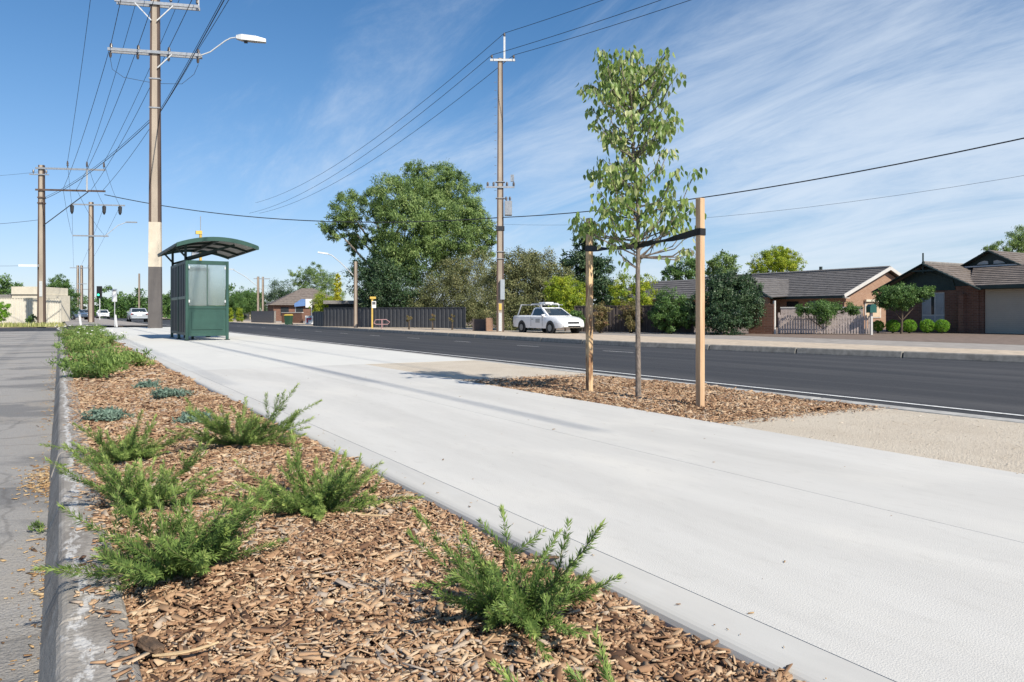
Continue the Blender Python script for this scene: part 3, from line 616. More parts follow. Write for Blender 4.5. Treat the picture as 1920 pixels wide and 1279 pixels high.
def limbs(parent, base_r, trunk, targets, mat, seed=1):
    """tapered trunk through the points, limbs out to the targets"""
    g = random.Random(seed); n = len(trunk)
    MB().tube(trunk, [base_r * (1 - .55 * i / (n - 1)) for i in range(n)], 9).build('trunk', mat, parent, smooth=True)
    for c in targets:
        s = Vector(trunk[g.randint(max(1, n - 3), n - 1)]); e = Vector(c); m_ = s.lerp(e, .5) + Vector((g.uniform(-.1, .1), g.uniform(-.1, .1), g.uniform(-.05, .15))) * (e - s).length
        MB().tube([s, s.lerp(m_, .6), m_, m_.lerp(e, .6), e], [base_r * .4, base_r * .34, base_r * .26, base_r * .18, base_r * .07], 6).build('limb', mat, parent, smooth=True)
def tree(name, label, cat, base, blobs, n, leaf, mat, trunk_h, tr, seed, group=None, bark='bark_gum', part='crown', **kw):
    t = thing(name, label, cat, base, 0, group)
    top = np.mean([b[0] for b in blobs], axis=0)
    if trunk_h > 0:
        limbs(t, tr, [(0, 0, -.1), (top[0] * .1, top[1] * .1, trunk_h * .5), (top[0] * .3, top[1] * .3, trunk_h)], [b[0] for b in blobs][:9], bark, seed)
    leafcloud(part, blobs, n, leaf, mat, t, seed, **kw)
    return t
def pb(base, spec, d0):
    """blobs given by photo column/row, distance offset and radius in metres, relative to the base"""
    res = []
    for u, v, dd, r in spec:
        d = d0 + dd; p = wp(u, d, hz(v, d)); rr = r if hasattr(r, '__len__') else (r, r, r)
        res.append(((p.x - base.x, p.y - base.y, p.z - base.z), rr))
    return res

# weedy shrubs and blue-grey tufts at the far end of the bed
for k, (u, v, wd, h, lab) in enumerate([
        (168, 712, .34, .36, 'leafy green weed clump standing nearest in the overgrown part of the bed'),
        (150, 668, .40, .40, 'leafy green weed clump against the old kerb in the overgrown part of the bed'),
        (228, 690, .36, .30, 'leafy green weed clump near the concrete edge in the overgrown part of the bed'),
        (188, 652, .45, .36, 'leafy green weed clump with white flowers at the middle of the overgrown bed'),
        (143, 640, .5, .42, 'leafy green weed clump beside the old kerb at the far end of the bed'),
        (165, 628, .55, .42, 'leafy green weed clump at the very end of the bed')]):
    p = bz(gp(u, v, -.03)); t = thing('weed_clump', lab, 'weed', p, 0, 'weed clumps in the far bed')
    leafcloud('foliage', [((0, 0, h * .45), (wd, wd, h * .5)), ((wd * .5, -.1, h * .35), (wd * .6, wd * .6, h * .4)), ((-wd * .3, .2, h * .4), (wd * .6, wd * .6, h * .5))], 3600, .05, 'leaf_grevillea', t, 40 + k, -0.6, clump=.36, per=45, aspect=.26, fill=.6)
    if k in (3, 4):
        for j in range(14):
            MB().box((random.uniform(-wd, wd), random.uniform(-.2, .2), h * random.uniform(.75, 1.05)), (.03, .03, .012), random.uniform(0, 3)).build('flower_head', 'flower', t)
for k, (u, v, wd, lab) in enumerate([
        (318, 752, .16, 'low blue-grey tuft in bare mulch, largest of the tufts, near the concrete edge'),
        (200, 797, .15, 'low blue-grey tuft near the old kerb behind the third shrub'),
        (365, 794, .13, 'low blue-grey tuft just behind the farthest path-edge shrub'),
        (277, 732, .13, 'small faint blue-grey tuft, farthest out in the bare mulch')]):
    p = bz(gp(u, v, -.03)); t = thing('grey_tuft', lab, 'ground plant', p, 0, 'blue-grey tufts in the mulch')
    leafcloud('foliage', [((0, 0, .03), (wd, wd * .8, .045))], 1500, .03, 'leaf_blue', t, 60 + k, -0.3, clump=.3, per=30, aspect=.3, fill=.7)
p = gp(72, 1000, -.15); t = thing('gutter_weed', 'tiny pale weed growing from the car park gutter', 'weed', p)
leafcloud('foliage', [((0, 0, .018), (.03, .03, .022))], 160, .02, 'leaf_grevillea', t, 71, -0.6, per=20, aspect=.2)

# ------------------------------------------------------------------ staked young tree
TX, TY = 4.14, 4.79
def stake(label, x, y, h, mat):
    o = MB().box((0, 0, h / 2 - .05), (.05, .05, h + .1), R(2)).build('tree_stake', mat, None, bevel=.003)
    o.location = (x, y, -.02); return tag(o, label, 'stake')
stake('clean pale square timber stake right of the young tree, taller in view', 4.135, 4.085, 1.59, 'stake_pale')
stake('rough mottled square timber stake left of the young tree', 4.185, 5.53, 1.60, 'stake_worn')
st = thing('tie_strap', 'black webbing strap tying the young tree to its two stakes', 'strap', (TX, TY, 0))
def ribbon(name, P, hh, tw):
    V = []
    for i, p in enumerate(P):
        p = Vector(p); a = tw[i]; upv = Vector((math.sin(a), 0, math.cos(a)))
        V += [tuple(p + upv * hh[i] / 2 + Vector((.002, 0, 0))), tuple(p - upv * hh[i] / 2 + Vector((.002, 0, 0))), tuple(p - upv * hh[i] / 2 - Vector((.002, 0, 0))), tuple(p + upv * hh[i] / 2 - Vector((.002, 0, 0)))]
    m_ = MB(); m_.loft([V[4 * i:4 * i + 4] for i in range(len(P))]); m_.build(name, 'strap', st, smooth=False)
zs_r, zs_l, zt = 1.315, 1.30, 1.27
r0 = Vector((4.105 - TX, 4.085 - TY, zs_r)); l0 = Vector((4.155 - TX, 5.53 - TY, zs_l)); tr0 = Vector((-.03, 0, zt))
def arc(a, b, s, n=9): return [a.lerp(b, i / (n - 1)) + Vector((0, 0, -s * 4 * (i / (n - 1)) * (1 - i / (n - 1)))) for i in range(n)]
ribbon('strap_side', arc(r0, tr0, .012), [.052, .052, .05, .046, .034, .03, .045, .05, .05], [0, 0, .1, .3, .7, .6, .2, 0, 0])
ribbon('strap_side', arc(l0, tr0, .015), [.052, .052, .046, .034, .03, .034, .045, .05, .05], [0, 0, .2, .6, .9, .6, .2, 0, 0])
for (x, y, z) in ((4.135 - TX, 4.085 - TY, zs_r), (4.185 - TX, 5.53 - TY, zs_l)):
    MB().box((x, y, z), (.058, .058, .052), R(2)).build('strap_loop', 'strap', st)
yt = thing('young_tree', 'slender staked young tree with light drooping leaves in the mulch bed', 'tree', (TX, TY, -.03))
tp = [(0, 0, -.05), (.005, .01, .05), (.0, .008, .35), (-.01, .0, .7), (.0, .012, 1.05), (-.005, .0, 1.3), (.01, .02, 1.6), (-.005, .05, 1.95), (.0, .08, 2.3), (.01, .07, 2.65), (.0, .1, 2.95)]
MB().tube(tp, [.036, .026, .022, .020, .019, .018, .016, .014, .010, .007, .003], 10).build('trunk', 'bark_young', yt, smooth=True)
crown = bpy.data.objects.new('crown', None); C.objects.link(crown); crown.parent = yt
g = np.random.default_rng(5)
br_pts = []
def trunk_at(z):
    for a, b in zip(tp[:-1], tp[1:]):
        if a[2] <= z <= b[2]: return Vector(a).lerp(Vector(b), (z - a[2]) / (b[2] - a[2]))
    return Vector(tp[-1])
CR = Vector((CT, -ST, 0)); CD = Vector((ST, CT, 0))      # plan directions across and along the view, used to place limbs seen in the photo
spec = []                                              # (z start, across, depth, z end)
for i in range(60):
    z0 = g.uniform(1.5, 2.78); side = g.uniform(-1, 1); w_ = .40 - .05 * abs(z0 - 2.3)
    spec.append((z0, side * w_ - .05, g.uniform(-.36, .36), min(3.0, z0 + g.uniform(.08, .42))))
for i in range(24):
    z0 = g.uniform(1.3, 2.1); spec.append((z0, g.uniform(-.42, .12), g.uniform(-.34, .34), z0 + g.uniform(.0, .3)))
for i in range(16):
    spec.append((g.uniform(2.2, 2.8), g.uniform(-.34, .26), g.uniform(-.3, .3), g.uniform(2.75, 3.02)))
for i in range(9):  spec.append((g.uniform(1.15, 1.35), g.uniform(.22, .56), g.uniform(-.25, .25), g.uniform(1.45, 1.92)))      # right hand limb
for i in range(9):  spec.append((g.uniform(1.1, 1.35), g.uniform(-.32, .30), g.uniform(-.3, .3), g.uniform(1.25, 1.5)))
for i in range(5):  spec.append((g.uniform(1.2, 1.35), g.uniform(-.52, -.38), g.uniform(-.1, .25), g.uniform(1.45, 1.58)))
for i in range(5):  spec.append((1.2, g.uniform(.30, .52), g.uniform(-.3, .1), g.uniform(1.15, 1.4)))
mb = MB()
leafpos = []; leafax = []
for (z0, ac, dp, z1) in spec:
    s = trunk_at(z0); e = Vector((s.x, s.y, 0)) * .4 + CR * ac + CD * dp; e.z = z1
    m_ = s.lerp(e, .55) + Vector((0, 0, -.03)) + (CR * ac + CD * dp) * .12
    pts = [s.lerp(m_, .0), s.lerp(m_, .5), m_, m_.lerp(e, .5) + Vector((0, 0, .02)), e, e + (e - m_) * .15 + Vector((0, 0, -.06))]
    mb.tube(pts, [.007, .006, .005, .0035, .0025, .0015], 5)
    L_ = sum((pts[i + 1] - pts[i]).length for i in range(5))
    for k in range(int(9 + L_ * 46)):
        t_ = g.uniform(.22, 1.0) * 5; i = min(4, int(t_)); p = pts[i].lerp(pts[i + 1], t_ - i)
        off = Vector((g.normal(), g.normal(), g.normal() * .6)) * .032
        p = p + off
        if 1.13 < p.z < 1.42 and g.random() < (.85 if p.dot(CR) > 0 else .55): continue      # open around the tie
        leafpos.append(p); leafax.append(Vector((g.normal() * .26 + off.x * 5, g.normal() * .26 + off.y * 5, -1.0 + g.normal() * .2)).normalized())
mb.build('twigs', 'bark_young', crown, smooth=True)
def leaf_geo(L_=.062, W_=.032):
    V = []; Fq = []
    prof = [(0, .004), (.18, .7), (.42, 1.0), (.7, .66), (1.0, .02)]
    for i, (t_, w_) in enumerate(prof):
        zc = -.10 * L_ * (t_ ** 2) * 2
        V += [(-w_ * W_ / 2, t_ * L_, zc + .16 * W_ * w_), (0, t_ * L_, zc), (w_ * W_ / 2, t_ * L_, zc + .16 * W_ * w_)]
    for i in range(4):
        a = i * 3; Fq += [(a, a + 1, a + 4, a + 3), (a + 1, a + 2, a + 5, a + 4)]
    return np.array(V), np.array(Fq)
LV, LF = leaf_geo()
protos = []
for k in range(8):
    me = bpy.data.meshes.new('leaf'); me.from_pydata([tuple(v) for v in LV], [], [tuple(f) for f in LF]); a = me.attributes.new('tone', 'FLOAT', 'FACE')
    a.data.foreach_set('value', np.full(len(LF), .12 + .86 * (k / 7), np.float32)); me.materials.append(MATS['leaf_young'])
    for p_ in me.polygons: p_.use_smooth = True
    protos.append(me)
order = sorted(range(len(leafpos)), key=lambda i: leafpos[i].dot(CD))
near = set(order[:300])
VV = []; FF = []; TT = []
for i, (p, a) in enumerate(zip(leafpos, leafax)):
    up_ = Vector((g.normal(), g.normal(), .6 + g.normal() * .5)); x_ = a.cross(up_).normalized(); z_ = x_.cross(a)
    M = Matrix((x_, a, z_)).transposed(); s_ = g.uniform(.65, 1.2)
    if i in near:
        o = bpy.data.objects.new('leaf', protos[int(g.integers(0, 8))]); C.objects.link(o); o.parent = crown
        M4 = M.to_4x4(); o.matrix_local = Matrix.Translation(p) @ M4 @ Matrix.Scale(s_, 4)
    else:
        A = np.array(M); b = len(VV) * 15
        VV.append((LV * s_) @ A.T + np.array(p)[None]); FF.append(LF + b); TT.append(np.full(8, np.clip(g.normal(.58, .26), 0, 1)))
o = npmesh('leaves', np.concatenate(VV), np.concatenate(FF), np.concatenate(TT), 'leaf_young', crown, smooth=True); o['kind'] = 'stuff'

# ------------------------------------------------------------------ bus shelter
sh = thing('bus_shelter', 'dark green bus shelter with curved roof standing on the concrete pad', 'bus shelter', (2.77, 20.8, 0))
SW, SL, SH = 1.06, 3.05, 2.08
for (x, y) in ((.035, .035), (SW - .035, .035), (.035, SL - .035), (SW - .035, SL - .035), (.035, SL / 2)):
    MB().box((x, y, SH / 2), (.07, .07, SH)).build('post', 'green_paint', sh, bevel=.006)
    MB().box((x, y, .012), (.12, .12, .02)).build('foot_plate', 'green_dark', sh)
for y, nm in ((.035, 0), (SL - .035, 1)):
    for z in (SH - .05, .86, .16):
        MB().box((SW / 2, y, z), (SW - .142, .055, .10 if z != .86 else .07)).build('rail', 'green_paint', sh, bevel=.004)
    MB().box((SW / 2, y, .515), (SW - .143, .02, .61)).build('lower_panel', 'green_paint', sh)
    for s in (0, 1):
        MB().box((SW / 2, y + (.022 if s else -.022), .515), (SW - .30, .012, .47)).build('panel_plate', 'green_paint', sh, bevel=.004)
    w_ = MB().box((SW / 2 - .225, y, 1.445), (.44, .012, 1.07)).build('window_pane', 'shelter_glass', sh)
    w_ = MB().box((SW / 2 + .225, y, 1.445), (.44, .012, 1.07)).build('window_pane', 'shelter_glass', sh)
    MB().box((SW / 2, y, 1.445), (.02, .03, 1.08)).build('mullion', 'green_paint', sh)
    for (x, z) in ((.09, 1.9), (.09, 1.02), (SW - .09, 1.9), (SW - .09, 1.02)):
        MB().box((x, y - .028, z), (.03, .012, .07)).build('glazing_clip', 'galv_pale', sh)
for z in (SH - .04, 1.12, .17):
    MB().box((.035, SL / 2, z), (.05, SL - .15, .075)).build('rail', 'green_paint' if z == 1.12 else 'green_dark', sh, bevel=.004)
for k in range(2):
    z0, z1 = ((.21, 1.075), (1.16, SH - .08))[k]
    for i in range(9):
        y0 = .08 + i * (SL - .16) / 9; wd = (SL - .16) / 9
        MB().prism([(.02, y0 + .004), (.045, y0 + wd * .12), (.045, y0 + wd * .42), (.02, y0 + wd * .5), (.02, y0 + wd - .004), (.012, y0 + wd - .004), (.012, y0 + wd * .5), (.037, y0 + wd * .4), (.037, y0 + wd * .14), (.012, y0 + .004)], 2, z0, z1).build('back_sheet', 'panel_black', sh)
# bench inside
MB().box((.30, SL / 2, .46), (.36, SL - .9, .04)).build('bench_seat', 'green_dark', sh, bevel=.005)
for y in (.8, SL - .8): MB().box((.28, y, .225), (.06, .06, .43)).build('bench_leg', 'green_dark', sh)
# roof: arc across, from behind the back wall out over the kerb
RX0, RX1, RY0, RY1, RZ, RISE = -.27, 1.72, -.45, 3.6, 2.45, .19
def rz_(t): return RZ + RISE * (1 - (2 * t - 1) ** 2)
N = 14
rings = [[(RX0 + (RX1 - RX0) * i / N, RY0 + .05, rz_(i / N)), (RX0 + (RX1 - RX0) * i / N, RY1 - .05, rz_(i / N)), (RX0 + (RX1 - RX0) * i / N, RY1 - .05, rz_(i / N) + .02), (RX0 + (RX1 - RX0) * i / N, RY0 + .05, rz_(i / N) + .02)] for i in range(N + 1)]
roof = MB().loft(rings).build('roof', 'roof_under', sh)
for y in (RY0, RY0 + 1.34, RY0 + 2.68, RY1):
    hh = .075 if y in (RY0, RY1) else .06
    rings = [[(RX0 + (RX1 - RX0) * i / N, y - .03, rz_(i / N) - hh), (RX0 + (RX1 - RX0) * i / N, y + .03, rz_(i / N) - hh), (RX0 + (RX1 - RX0) * i / N, y + .03, rz_(i / N) + (.03 if hh > .07 else -.003)), (RX0 + (RX1 - RX0) * i / N, y - .03, rz_(i / N) + (.03 if hh > .07 else -.003))] for i in range(N + 1)]
    MB().loft(rings).build('roof_rib', 'green_paint' if hh > .07 else 'green_dark', roof)
for t_ in (0.0, .5, 1.0):
    MB().box((RX0 + (RX1 - RX0) * t_, (RY0 + RY1) / 2, rz_(t_) - (.02 if t_ != .5 else .045)), (.05, RY1 - RY0 - .07, .06 if t_ != .5 else .08)).build('roof_beam', 'green_dark', roof)
for y in (.25, SL - .2):
    MB().bar((.035, y, SH - .02), (.035, y, rz_(.15) - .02), .06).build('roof_strut', 'green_dark', sh)
    MB().bar((.035, y, SH + .10), (-.2, y, rz_(.03) - .03), .045).build('roof_strut', 'green_dark', sh)
    MB().bar((.035, y, SH + .06), (1.25, y, rz_(.76) - .05), .06).build('roof_strut', 'green_dark', sh)

# ------------------------------------------------------------------ stobie poles and lines
PA = {}
def pole(key, label, base, H, w0, w1, rz=0.0, coat=0, cream=0, group=None, th=.2):
    t = thing('power_pole', label, 'power pole', base, rz, group); PA[key] = t
    def wid(z): return w0 + (w1 - w0) * z / H
    fl = .22 * w0
    segs = []
    zz_ = [0, coat, cream, H] if coat else [0, H]
    mats = ['pole_coating', 'pole_cream', 'pole_concrete'] if coat else ['pole_concrete']
    for a, b, m_ in zip(zz_[:-1], zz_[1:], mats):
        a_ = a - (.3 if a == 0 else 0)
        MB().loft([[(-wid(z) / 2 + .045, -th / 2, z), (wid(z) / 2 - .045, -th / 2, z), (wid(z) / 2 - .045, th / 2, z), (-wid(z) / 2 + .045, th / 2, z)] for z in (a_, b)]).build('concrete_core', m_, t)
        sm = 'pole_coating' if m_ == 'pole_coating' else ('pole_cream' if m_ == 'pole_cream' else 'pole_steel')
        for s in (-1, 1):
            MB().loft([[(s * wid(z) / 2, -th / 2 - .012, z), (s * (wid(z) / 2 - fl * wid(z) / w0), -th / 2 - .012, z), (s * (wid(z) / 2 - fl * wid(z) / w0), th / 2 + .012, z), (s * wid(z) / 2, th / 2 + .012, z)] for z in (a_, b)]).build('steel_channel', sm, t)
    return t
def insul(t, p, up=1, h=.26):
    p = Vector(p)
    MB().tube([p, p + Vector((0, 0, up * h * .25)), p + Vector((0, 0, up * h * .3)), p + Vector((0, 0, up * h * .55)), p + Vector((0, 0, up * h * .6)), p + Vector((0, 0, up * h))], [.025, .025, .075, .06, .075, .045], 8).build('insulator', 'insulator', t)
LINES = []
def wire(a, b, sag, r, label, group=None, n=18):
    a = Vector(a); b = Vector(b); o0 = a.copy()
    pts = [a.lerp(b, i / n) + Vector((0, 0, -4 * sag * (i / n) * (1 - i / n))) - o0 for i in range(n + 1)]
    o = MB().tube(pts, r, 5).build('power_line', 'wire_dark'); o.location = o0
    tag(o, label, 'power line', group); return o
# main pole by the shelter
pM = wp(291, 36, 0); H_M = 18.6
t = pole('M', 'tall main power pole with lamp arm behind the bus shelter', pM, H_M, .60, .34, R(-19), 2.95, 5.1, th=.24)
zA, zB = 13.25, 15.6
for z, x0, x1 in ((zA, -2.05, 2.1), (zB, -1.75, 2.0)):
    MB().box(((x0 + x1) / 2, -.17, z), (x1 - x0, .08, .14)).build('crossarm', 'galv', t)
    MB().box(((x0 + x1) / 2, .17, z), (x1 - x0, .08, .14)).build('crossarm', 'galv', t)
for s in (-1, 1):
    MB().bar((s * .12, -.2, zB - .85), (s * .85, -.2, zB - .07), .05).build('brace', 'galv_pale', t)
MB().bar((.15, -.2, zA - .75), (.8, -.2, zA - .07), .05).build('brace', 'galv_pale', t)
for x in (-1.95, -.75, .62, 1.95): insul(t, (x, 0, zA + .07)); insul(t, (x, -.1, zA - .07), -1, .3)
for x in (-1.6, .7, 1.9): insul(t, (x, 0, zB + .07), 1, .5)
zC = 18.2; MB().box((-.2, -.17, zC), (4.9, .08, .14)).build('crossarm', 'galv', t)
for x in (-2.5, -.1, 2.1): insul(t, (x, 0, zC + .07), 1, .4)
MB().box((1.97, 0, zB + .4), (.05, .05, .9)).build('pin_post', 'galv_pale', t)
la = MB().tube([(2.0, 0, zA + .02), (2.5, 0, zA + .25), (3.2, 0, zA + .85), (3.45, 0, zA + 1.0), (3.75, 0, zA + 1.06)], .032, 8).build('lamp_arm', 'galv_pale', t, smooth=True)
lr = MB().loft([[(x, -hw, z0), (x, hw, z0), (x, hw * .8, z1), (x, -hw * .8, z1)] for x, hw, z0, z1 in ((3.7, .10, zA + .98, zA + 1.14), (3.95, .16, zA + .92, zA + 1.2), (4.6, .17, zA + .90, zA + 1.16), (5.1, .12, zA + .90, zA + 1.06))]).build('lamp_head', 'galv_pale', t)
MB().box((4.15, 0, zA + .86), (.16, .14, .09)).build('lamp_sensor', 'wire_dark', t)
for z in (10.6, 12.0): MB().box((0, 0, z), (.50, .30, .06)).build('pole_band', 'galv', t)
MB().tube([(-2.0, 0, zA - .3), (-1.9, 0, zA - .9), (-1.4, 0, zA - 1.25), (0, .2, zA - 1.4), (1.2, 0, zA - 1.4), (1.75, 0, zA - .9), (1.95, 0, zA - .4)], .011, 5).build('jumper_cable', 'wire_dark', t)
# pole A, left by the car park corner
pA = wp(78, 54, -.12)
t = pole('A', 'old power pole with long one-sided crossarms at the car park corner', pA, 11.55, .52, .36, R(-22), group=None)
for z in (11.3, 9.75):
    MB().box((2.0, -.16, z - .0), (4.7, .07, .13)).build('crossarm', 'galv' if z > 10 else 'pole_steel', t)
MB().box((3.1, -.16, 10.5), (.09, .09, 1.5)).build('arm_post', 'galv_pale', t)
MB().bar((.2, -.14, 7.2), (3.2, -.14, 9.7), .05).build('brace', 'wire_dark', t)
for x in (1.8, 3.1, 4.25): insul(t, (x, -.16, 11.37), 1, .5)
for x in (-.5, .35): insul(t, (x, -.1, 10.9), 1, .3)
MB().box((-.1, -.16, 10.85), (1.3, .06, .08)).build('crossarm', 'galv', t)
for z in (8.8, 9.2): MB().box((0, 0, z), (.46, .32, .1)).build('pole_band', 'pole_steel', t)
MB().box((0, -.125, 2.6), (.2, .03, 1.1)).build('number_plate', 'galv_pale', t)
sn = thing('street_name_sign', 'thin white street name blade mounted on the car park corner pole', 'sign', wp(54, 53.6, hz(498, 53.6)), R(-22))
MB().box((-.05, 0, 0), (1.25, .03, .14)).build('sign_blade', 'sign_white', sn); MB().box((.62, 0, 0), (.1, .06, .18)).build('bracket', 'galv', sn)
# pole B and farther ones down the street
pB = wp(171, 66, -.05)
t = pole('B', 'slim power pole with short crossarms standing on the far footpath', pB, 10.6, .46, .34, R(-20))
for z, L_ in ((10.35, 4.4), (7.6, 2.9)):
    MB().box((.6 if z > 9 else 0, -.15, z), (L_, .07, .12)).build('crossarm', 'galv', t)
for x in (-1.5, 1.1, 2.4): MB().tube([(x, -.15, 10.3), (x, -.15, 10.2), (x, -.15, 9.7), (x, -.15, 9.5)], [.06, .17, .14, .05], 8).build('insulator', 'wire_dark', t)
MB().tube([(1.1, 0, 7.6), (2.2, 0, 8.6), (2.9, 0, 8.9)], .03, 6).build('lamp_arm', 'galv_pale', t); MB().box((3.3, 0, 8.9), (.9, .2, .1)).build('lamp_head', 'galv', t)
pC = wp(153, 122, -.05); t = pole('C', 'distant power pole seen just left of the slim pole, right one of a pair', pC, 8.6, .44, .34, R(-20)); MB().box((0, -.15, 8.2), (3.4, .07, .12)).build('crossarm', 'galv', t); MB().box((0, -.15, 5.6), (1.6, .07, .12)).build('crossarm', 'galv', t)
pD = wp(146, 128, -.05); t = pole('D', 'distant power pole seen just left of the slim pole, left one of a pair', pD, 9.0, .42, .34, R(-20)); MB().box((0, -.15, 4.9), (3.4, .07, .12)).build('crossarm', 'galv', t)
pE = wp(261, 140, -.4); t = pole('E', 'distant pole behind the silver sedan', pE, 8.6, .36, .26, R(-20))
# right hand side
pR = wp(938, 44.8, -.42)
t = pole('R', 'tall rust-edged power pole with transformer box on the far verge', pR, 16.4, .46, .30, R(-30), th=.3); ZR = 16.35
MB().box((.25, 0, ZR + .62), (.11, .11, 1.5)).build('pin_post', 'galv_pale', t)
MB().box((.15, -.18, ZR - .08), (1.5, .08, .13)).build('crossarm', 'galv_pale', t)
for x in (-.5, .8): insul(t, (x, -.18, ZR + .0), 1, .22)
insul(t, (.25, 0, ZR + 1.36), 1, .25)
z1 = hz(352, 44.8) + .42
MB().box((.0, -.2, z1), (1.7, .07, .1)).build('crossarm', 'galv', t)
for x in (-.75, -.4, .4, .8): insul(t, (x, -.2, z1), 1, .3)
MB().box((.72, -.12, z1 + .55), (.2, .16, .4)).build('switch_box', 'galv', t)
zt_ = hz(391, 44.8) + .42
MB().box((.48, -.05, zt_), (.44, .5, .85)).build('transformer_box', 'galv', t, bevel=.02)
for x in (.36, .58): insul(t, (x, -.05, zt_ + .42), 1, .28)
MB().box((0, 0, zt_ - 1.2), (.5, .4, .25)).build('pole_band', 'wire_dark', t)
for z in (zt_ + .6, zt_ - 2.6, 9.0, 4.4): MB().box((0, 0, z), (.56, .42, .035)).build('pole_band', 'galv', t)
MB().box((.13, -.26, 2.55), (.26, .16, 1.2)).build('meter_box', 'grey_box', t, bevel=.01)
MB().box((.0, -.175, 1.52), (.16, .012, .38)).build('warning_label', 'yellow_label', t)
MB().box((0, -.176, .62), (.18, .014, 1.1)).build('conduit_cover', 'galv_pale', t)
for k in range(14): MB().cyl((-.235, 0, 8.5 + k * .5), (-.36, 0, 8.5 + k * .5), .012, 6).build('step_bolt', 'galv', t)
pS = wp(667, 56, -.4); t = pole('S', 'dark short power pole with a lamp arm in front of the charcoal fence', pS, 5.0, .30, .26, R(-20))
MB().tube([(-.1, 0, 3.9), (-1.1, 0, 4.9), (-1.75, 0, 5.45), (-2.1, 0, 5.55)], .035, 8).build('lamp_arm', 'galv', t, smooth=True)
MB().loft([[(x, -.12, z), (x, .12, z), (x, .1, z + .1), (x, -.1, z + .1)] for x, z in ((-2.0, 5.5), (-2.4, 5.55), (-2.75, 5.6))]).build('lamp_head', 'galv_pale', t)
pT = wp(484, 105, -.4); t = pole('T', 'pale distant pole with crossarm before the grey garden wall', pT, 6.3, .34, .28, R(-20)); MB().box((.5, 0, 6.0), (2.2, .08, .12)).build('crossarm', 'galv', t)
pU = wp(493, 112, -.4); t = pole('U', 'dark distant pole right behind the pale one at the garden wall', pU, 6.6, .34, .28, R(-20)); MB().tube([(-.1, 0, 4.6), (-2.5, 0, 6.6), (-4.2, 0, 7.6)], .05, 6).build('lamp_arm', 'galv', t); MB().box((-4.6, 0, 7.7), (1.0, .25, .12)).build('lamp_head', 'galv_pale', t)
pV = wp(376, 46, -.1); t = thing('stop_marker', 'slim yellow-topped post rising just behind the shelter roof', 'post', pV)
MB().cyl((0, 0, 0), (0, 0, 5.9), .08).build('post', 'yellow_paint', t); MB().cyl((0, 0, 5.9), (0, 0, 6.8), .022).build('post_tip', 'galv', t); MB().box((-.1, 0, 5.78), (.36, .2, .2)).build('cap_box', 'yellow_label', t); MB().box((-.3, 0, 4.55), (.42, .25, .5)).build('control_box', 'galv', t)

def arm_pt(key, x, y, z):
    o = PA[key]; return Matrix.Translation(o.location) @ Matrix.Rotation(o.rotation_euler.z, 4, 'Z') @ Vector((x, y, z))
def down(P, dy): return Vector((P.x, P.y + dy, P.z + .2))
GRP = 'overhead lines along the near footpath'
prs = []
for i, (xm, zm, xa, za) in enumerate([(-2.5, zC + .47, 1.8, 11.85), (-.1, zC + .47, 3.1, 11.85), (2.1, zC + .47, 4.25, 11.85), (-1.95, zA + .33, 1.5, 9.85), (-.75, zA + .33, 2.4, 9.85), (.62, zA + .33, 3.4, 9.85), (1.95, zA + .33, 4.2, 9.85)]):
    a = arm_pt('M', xm, 0, zm); b = arm_pt('A', xa, -.16, za)
    lab = ['outermost left overhead line of the top set at the main pole', 'middle overhead line of the top set at the main pole', 'right overhead line of the top set at the main pole', 'overhead line on the left end of the main pole lower arm', 'overhead line left of centre on the main pole lower arm', 'overhead line right of centre on the main pole lower arm', 'overhead line on the lamp end of the main pole lower arm'][i]
    wire(b, a, .45, .013, lab + ', far span', GRP)
    wire(a, down(a, -48), .7, .014, lab + ', near span', GRP)
    c = arm_pt('B', (-1.5, 1.1, 2.4)[i % 3], -.15, 10.3 if i < 3 else 7.7)
    if i < 5: wire(b, c, .3, .011, lab + ', beyond the corner pole', GRP)
    if i < 3: wire(c, arm_pt('C', -1.2 + i, 0, 8.3), .3, .012, lab + ', beyond the slim pole', GRP)
for dz, r in ((0, .017), (.12, .011)):
    a = arm_pt('M', .28, -.2, hz(211, 36) + dz); b = arm_pt('A', .1, -.2, 9.0 + dz)
    wire(b, a, .5, r, 'bundled cable clamped to the side of the main pole, far span' if dz == 0 else 'thin line above the clamped bundled cable, far span', GRP)
    wire(a, down(a, -48), .6, r, 'bundled cable clamped to the side of the main pole, near span' if dz == 0 else 'thin line above the clamped bundled cable, near span', GRP)
a = arm_pt('A', 4.3, -.16, 9.5); b = Vector(pR) + Vector((0, 0, hz(408, 44.8) + .42))
wire(a, b, .95, .030, 'thick black cable crossing the road from the corner pole to the far pole')
nxt = Vector((30.0, 6.0, -.4))
wire(b, nxt + Vector((0, 0, 7.9)), .8, .026, 'thick black cable running from the transformer pole out over the right side')
wire(b + Vector((0, 0, -.4)), nxt + Vector((0, 0, 6.5)), .95, .006, 'thin service wire below the thick cable on the right side')
for i, (x, y, z) in enumerate(((.25, 0, ZR + 1.6), (-.5, -.18, ZR + .22), (.8, -.18, ZR + .22))):
    a = arm_pt('R', x, y, z); lab = ['topmost', 'left', 'right'][i] + ' of three lines on the transformer pole, '
    wire(a, nxt + Vector((x * .9, 0, ZR + (1.8 if i == 0 else .5))), .5, .016, lab + 'span to the upper right')
    wire(a, Vector((a.x - 1.0, a.y + 62, a.z - 2.4)), 1.6, .016, lab + 'span to the far left')
for i, (v0, v1) in enumerate(((412, 416), (322, 324), (497, 475))):
    a = wp(75, 54, hz(v0, 54)); b = wp(-260, 58, hz(v1, 58)); wire(a, b, .4, .014 if i == 0 else .009, ['darkest', 'highest', 'lowest'][i] + ' wire leaving the corner pole to the left')
wire(arm_pt('S', 0, 0, 4.6), arm_pt('T', .5, 0, 5.0), .4, .012, 'thin wire from the dark short pole to the pale distant pole')

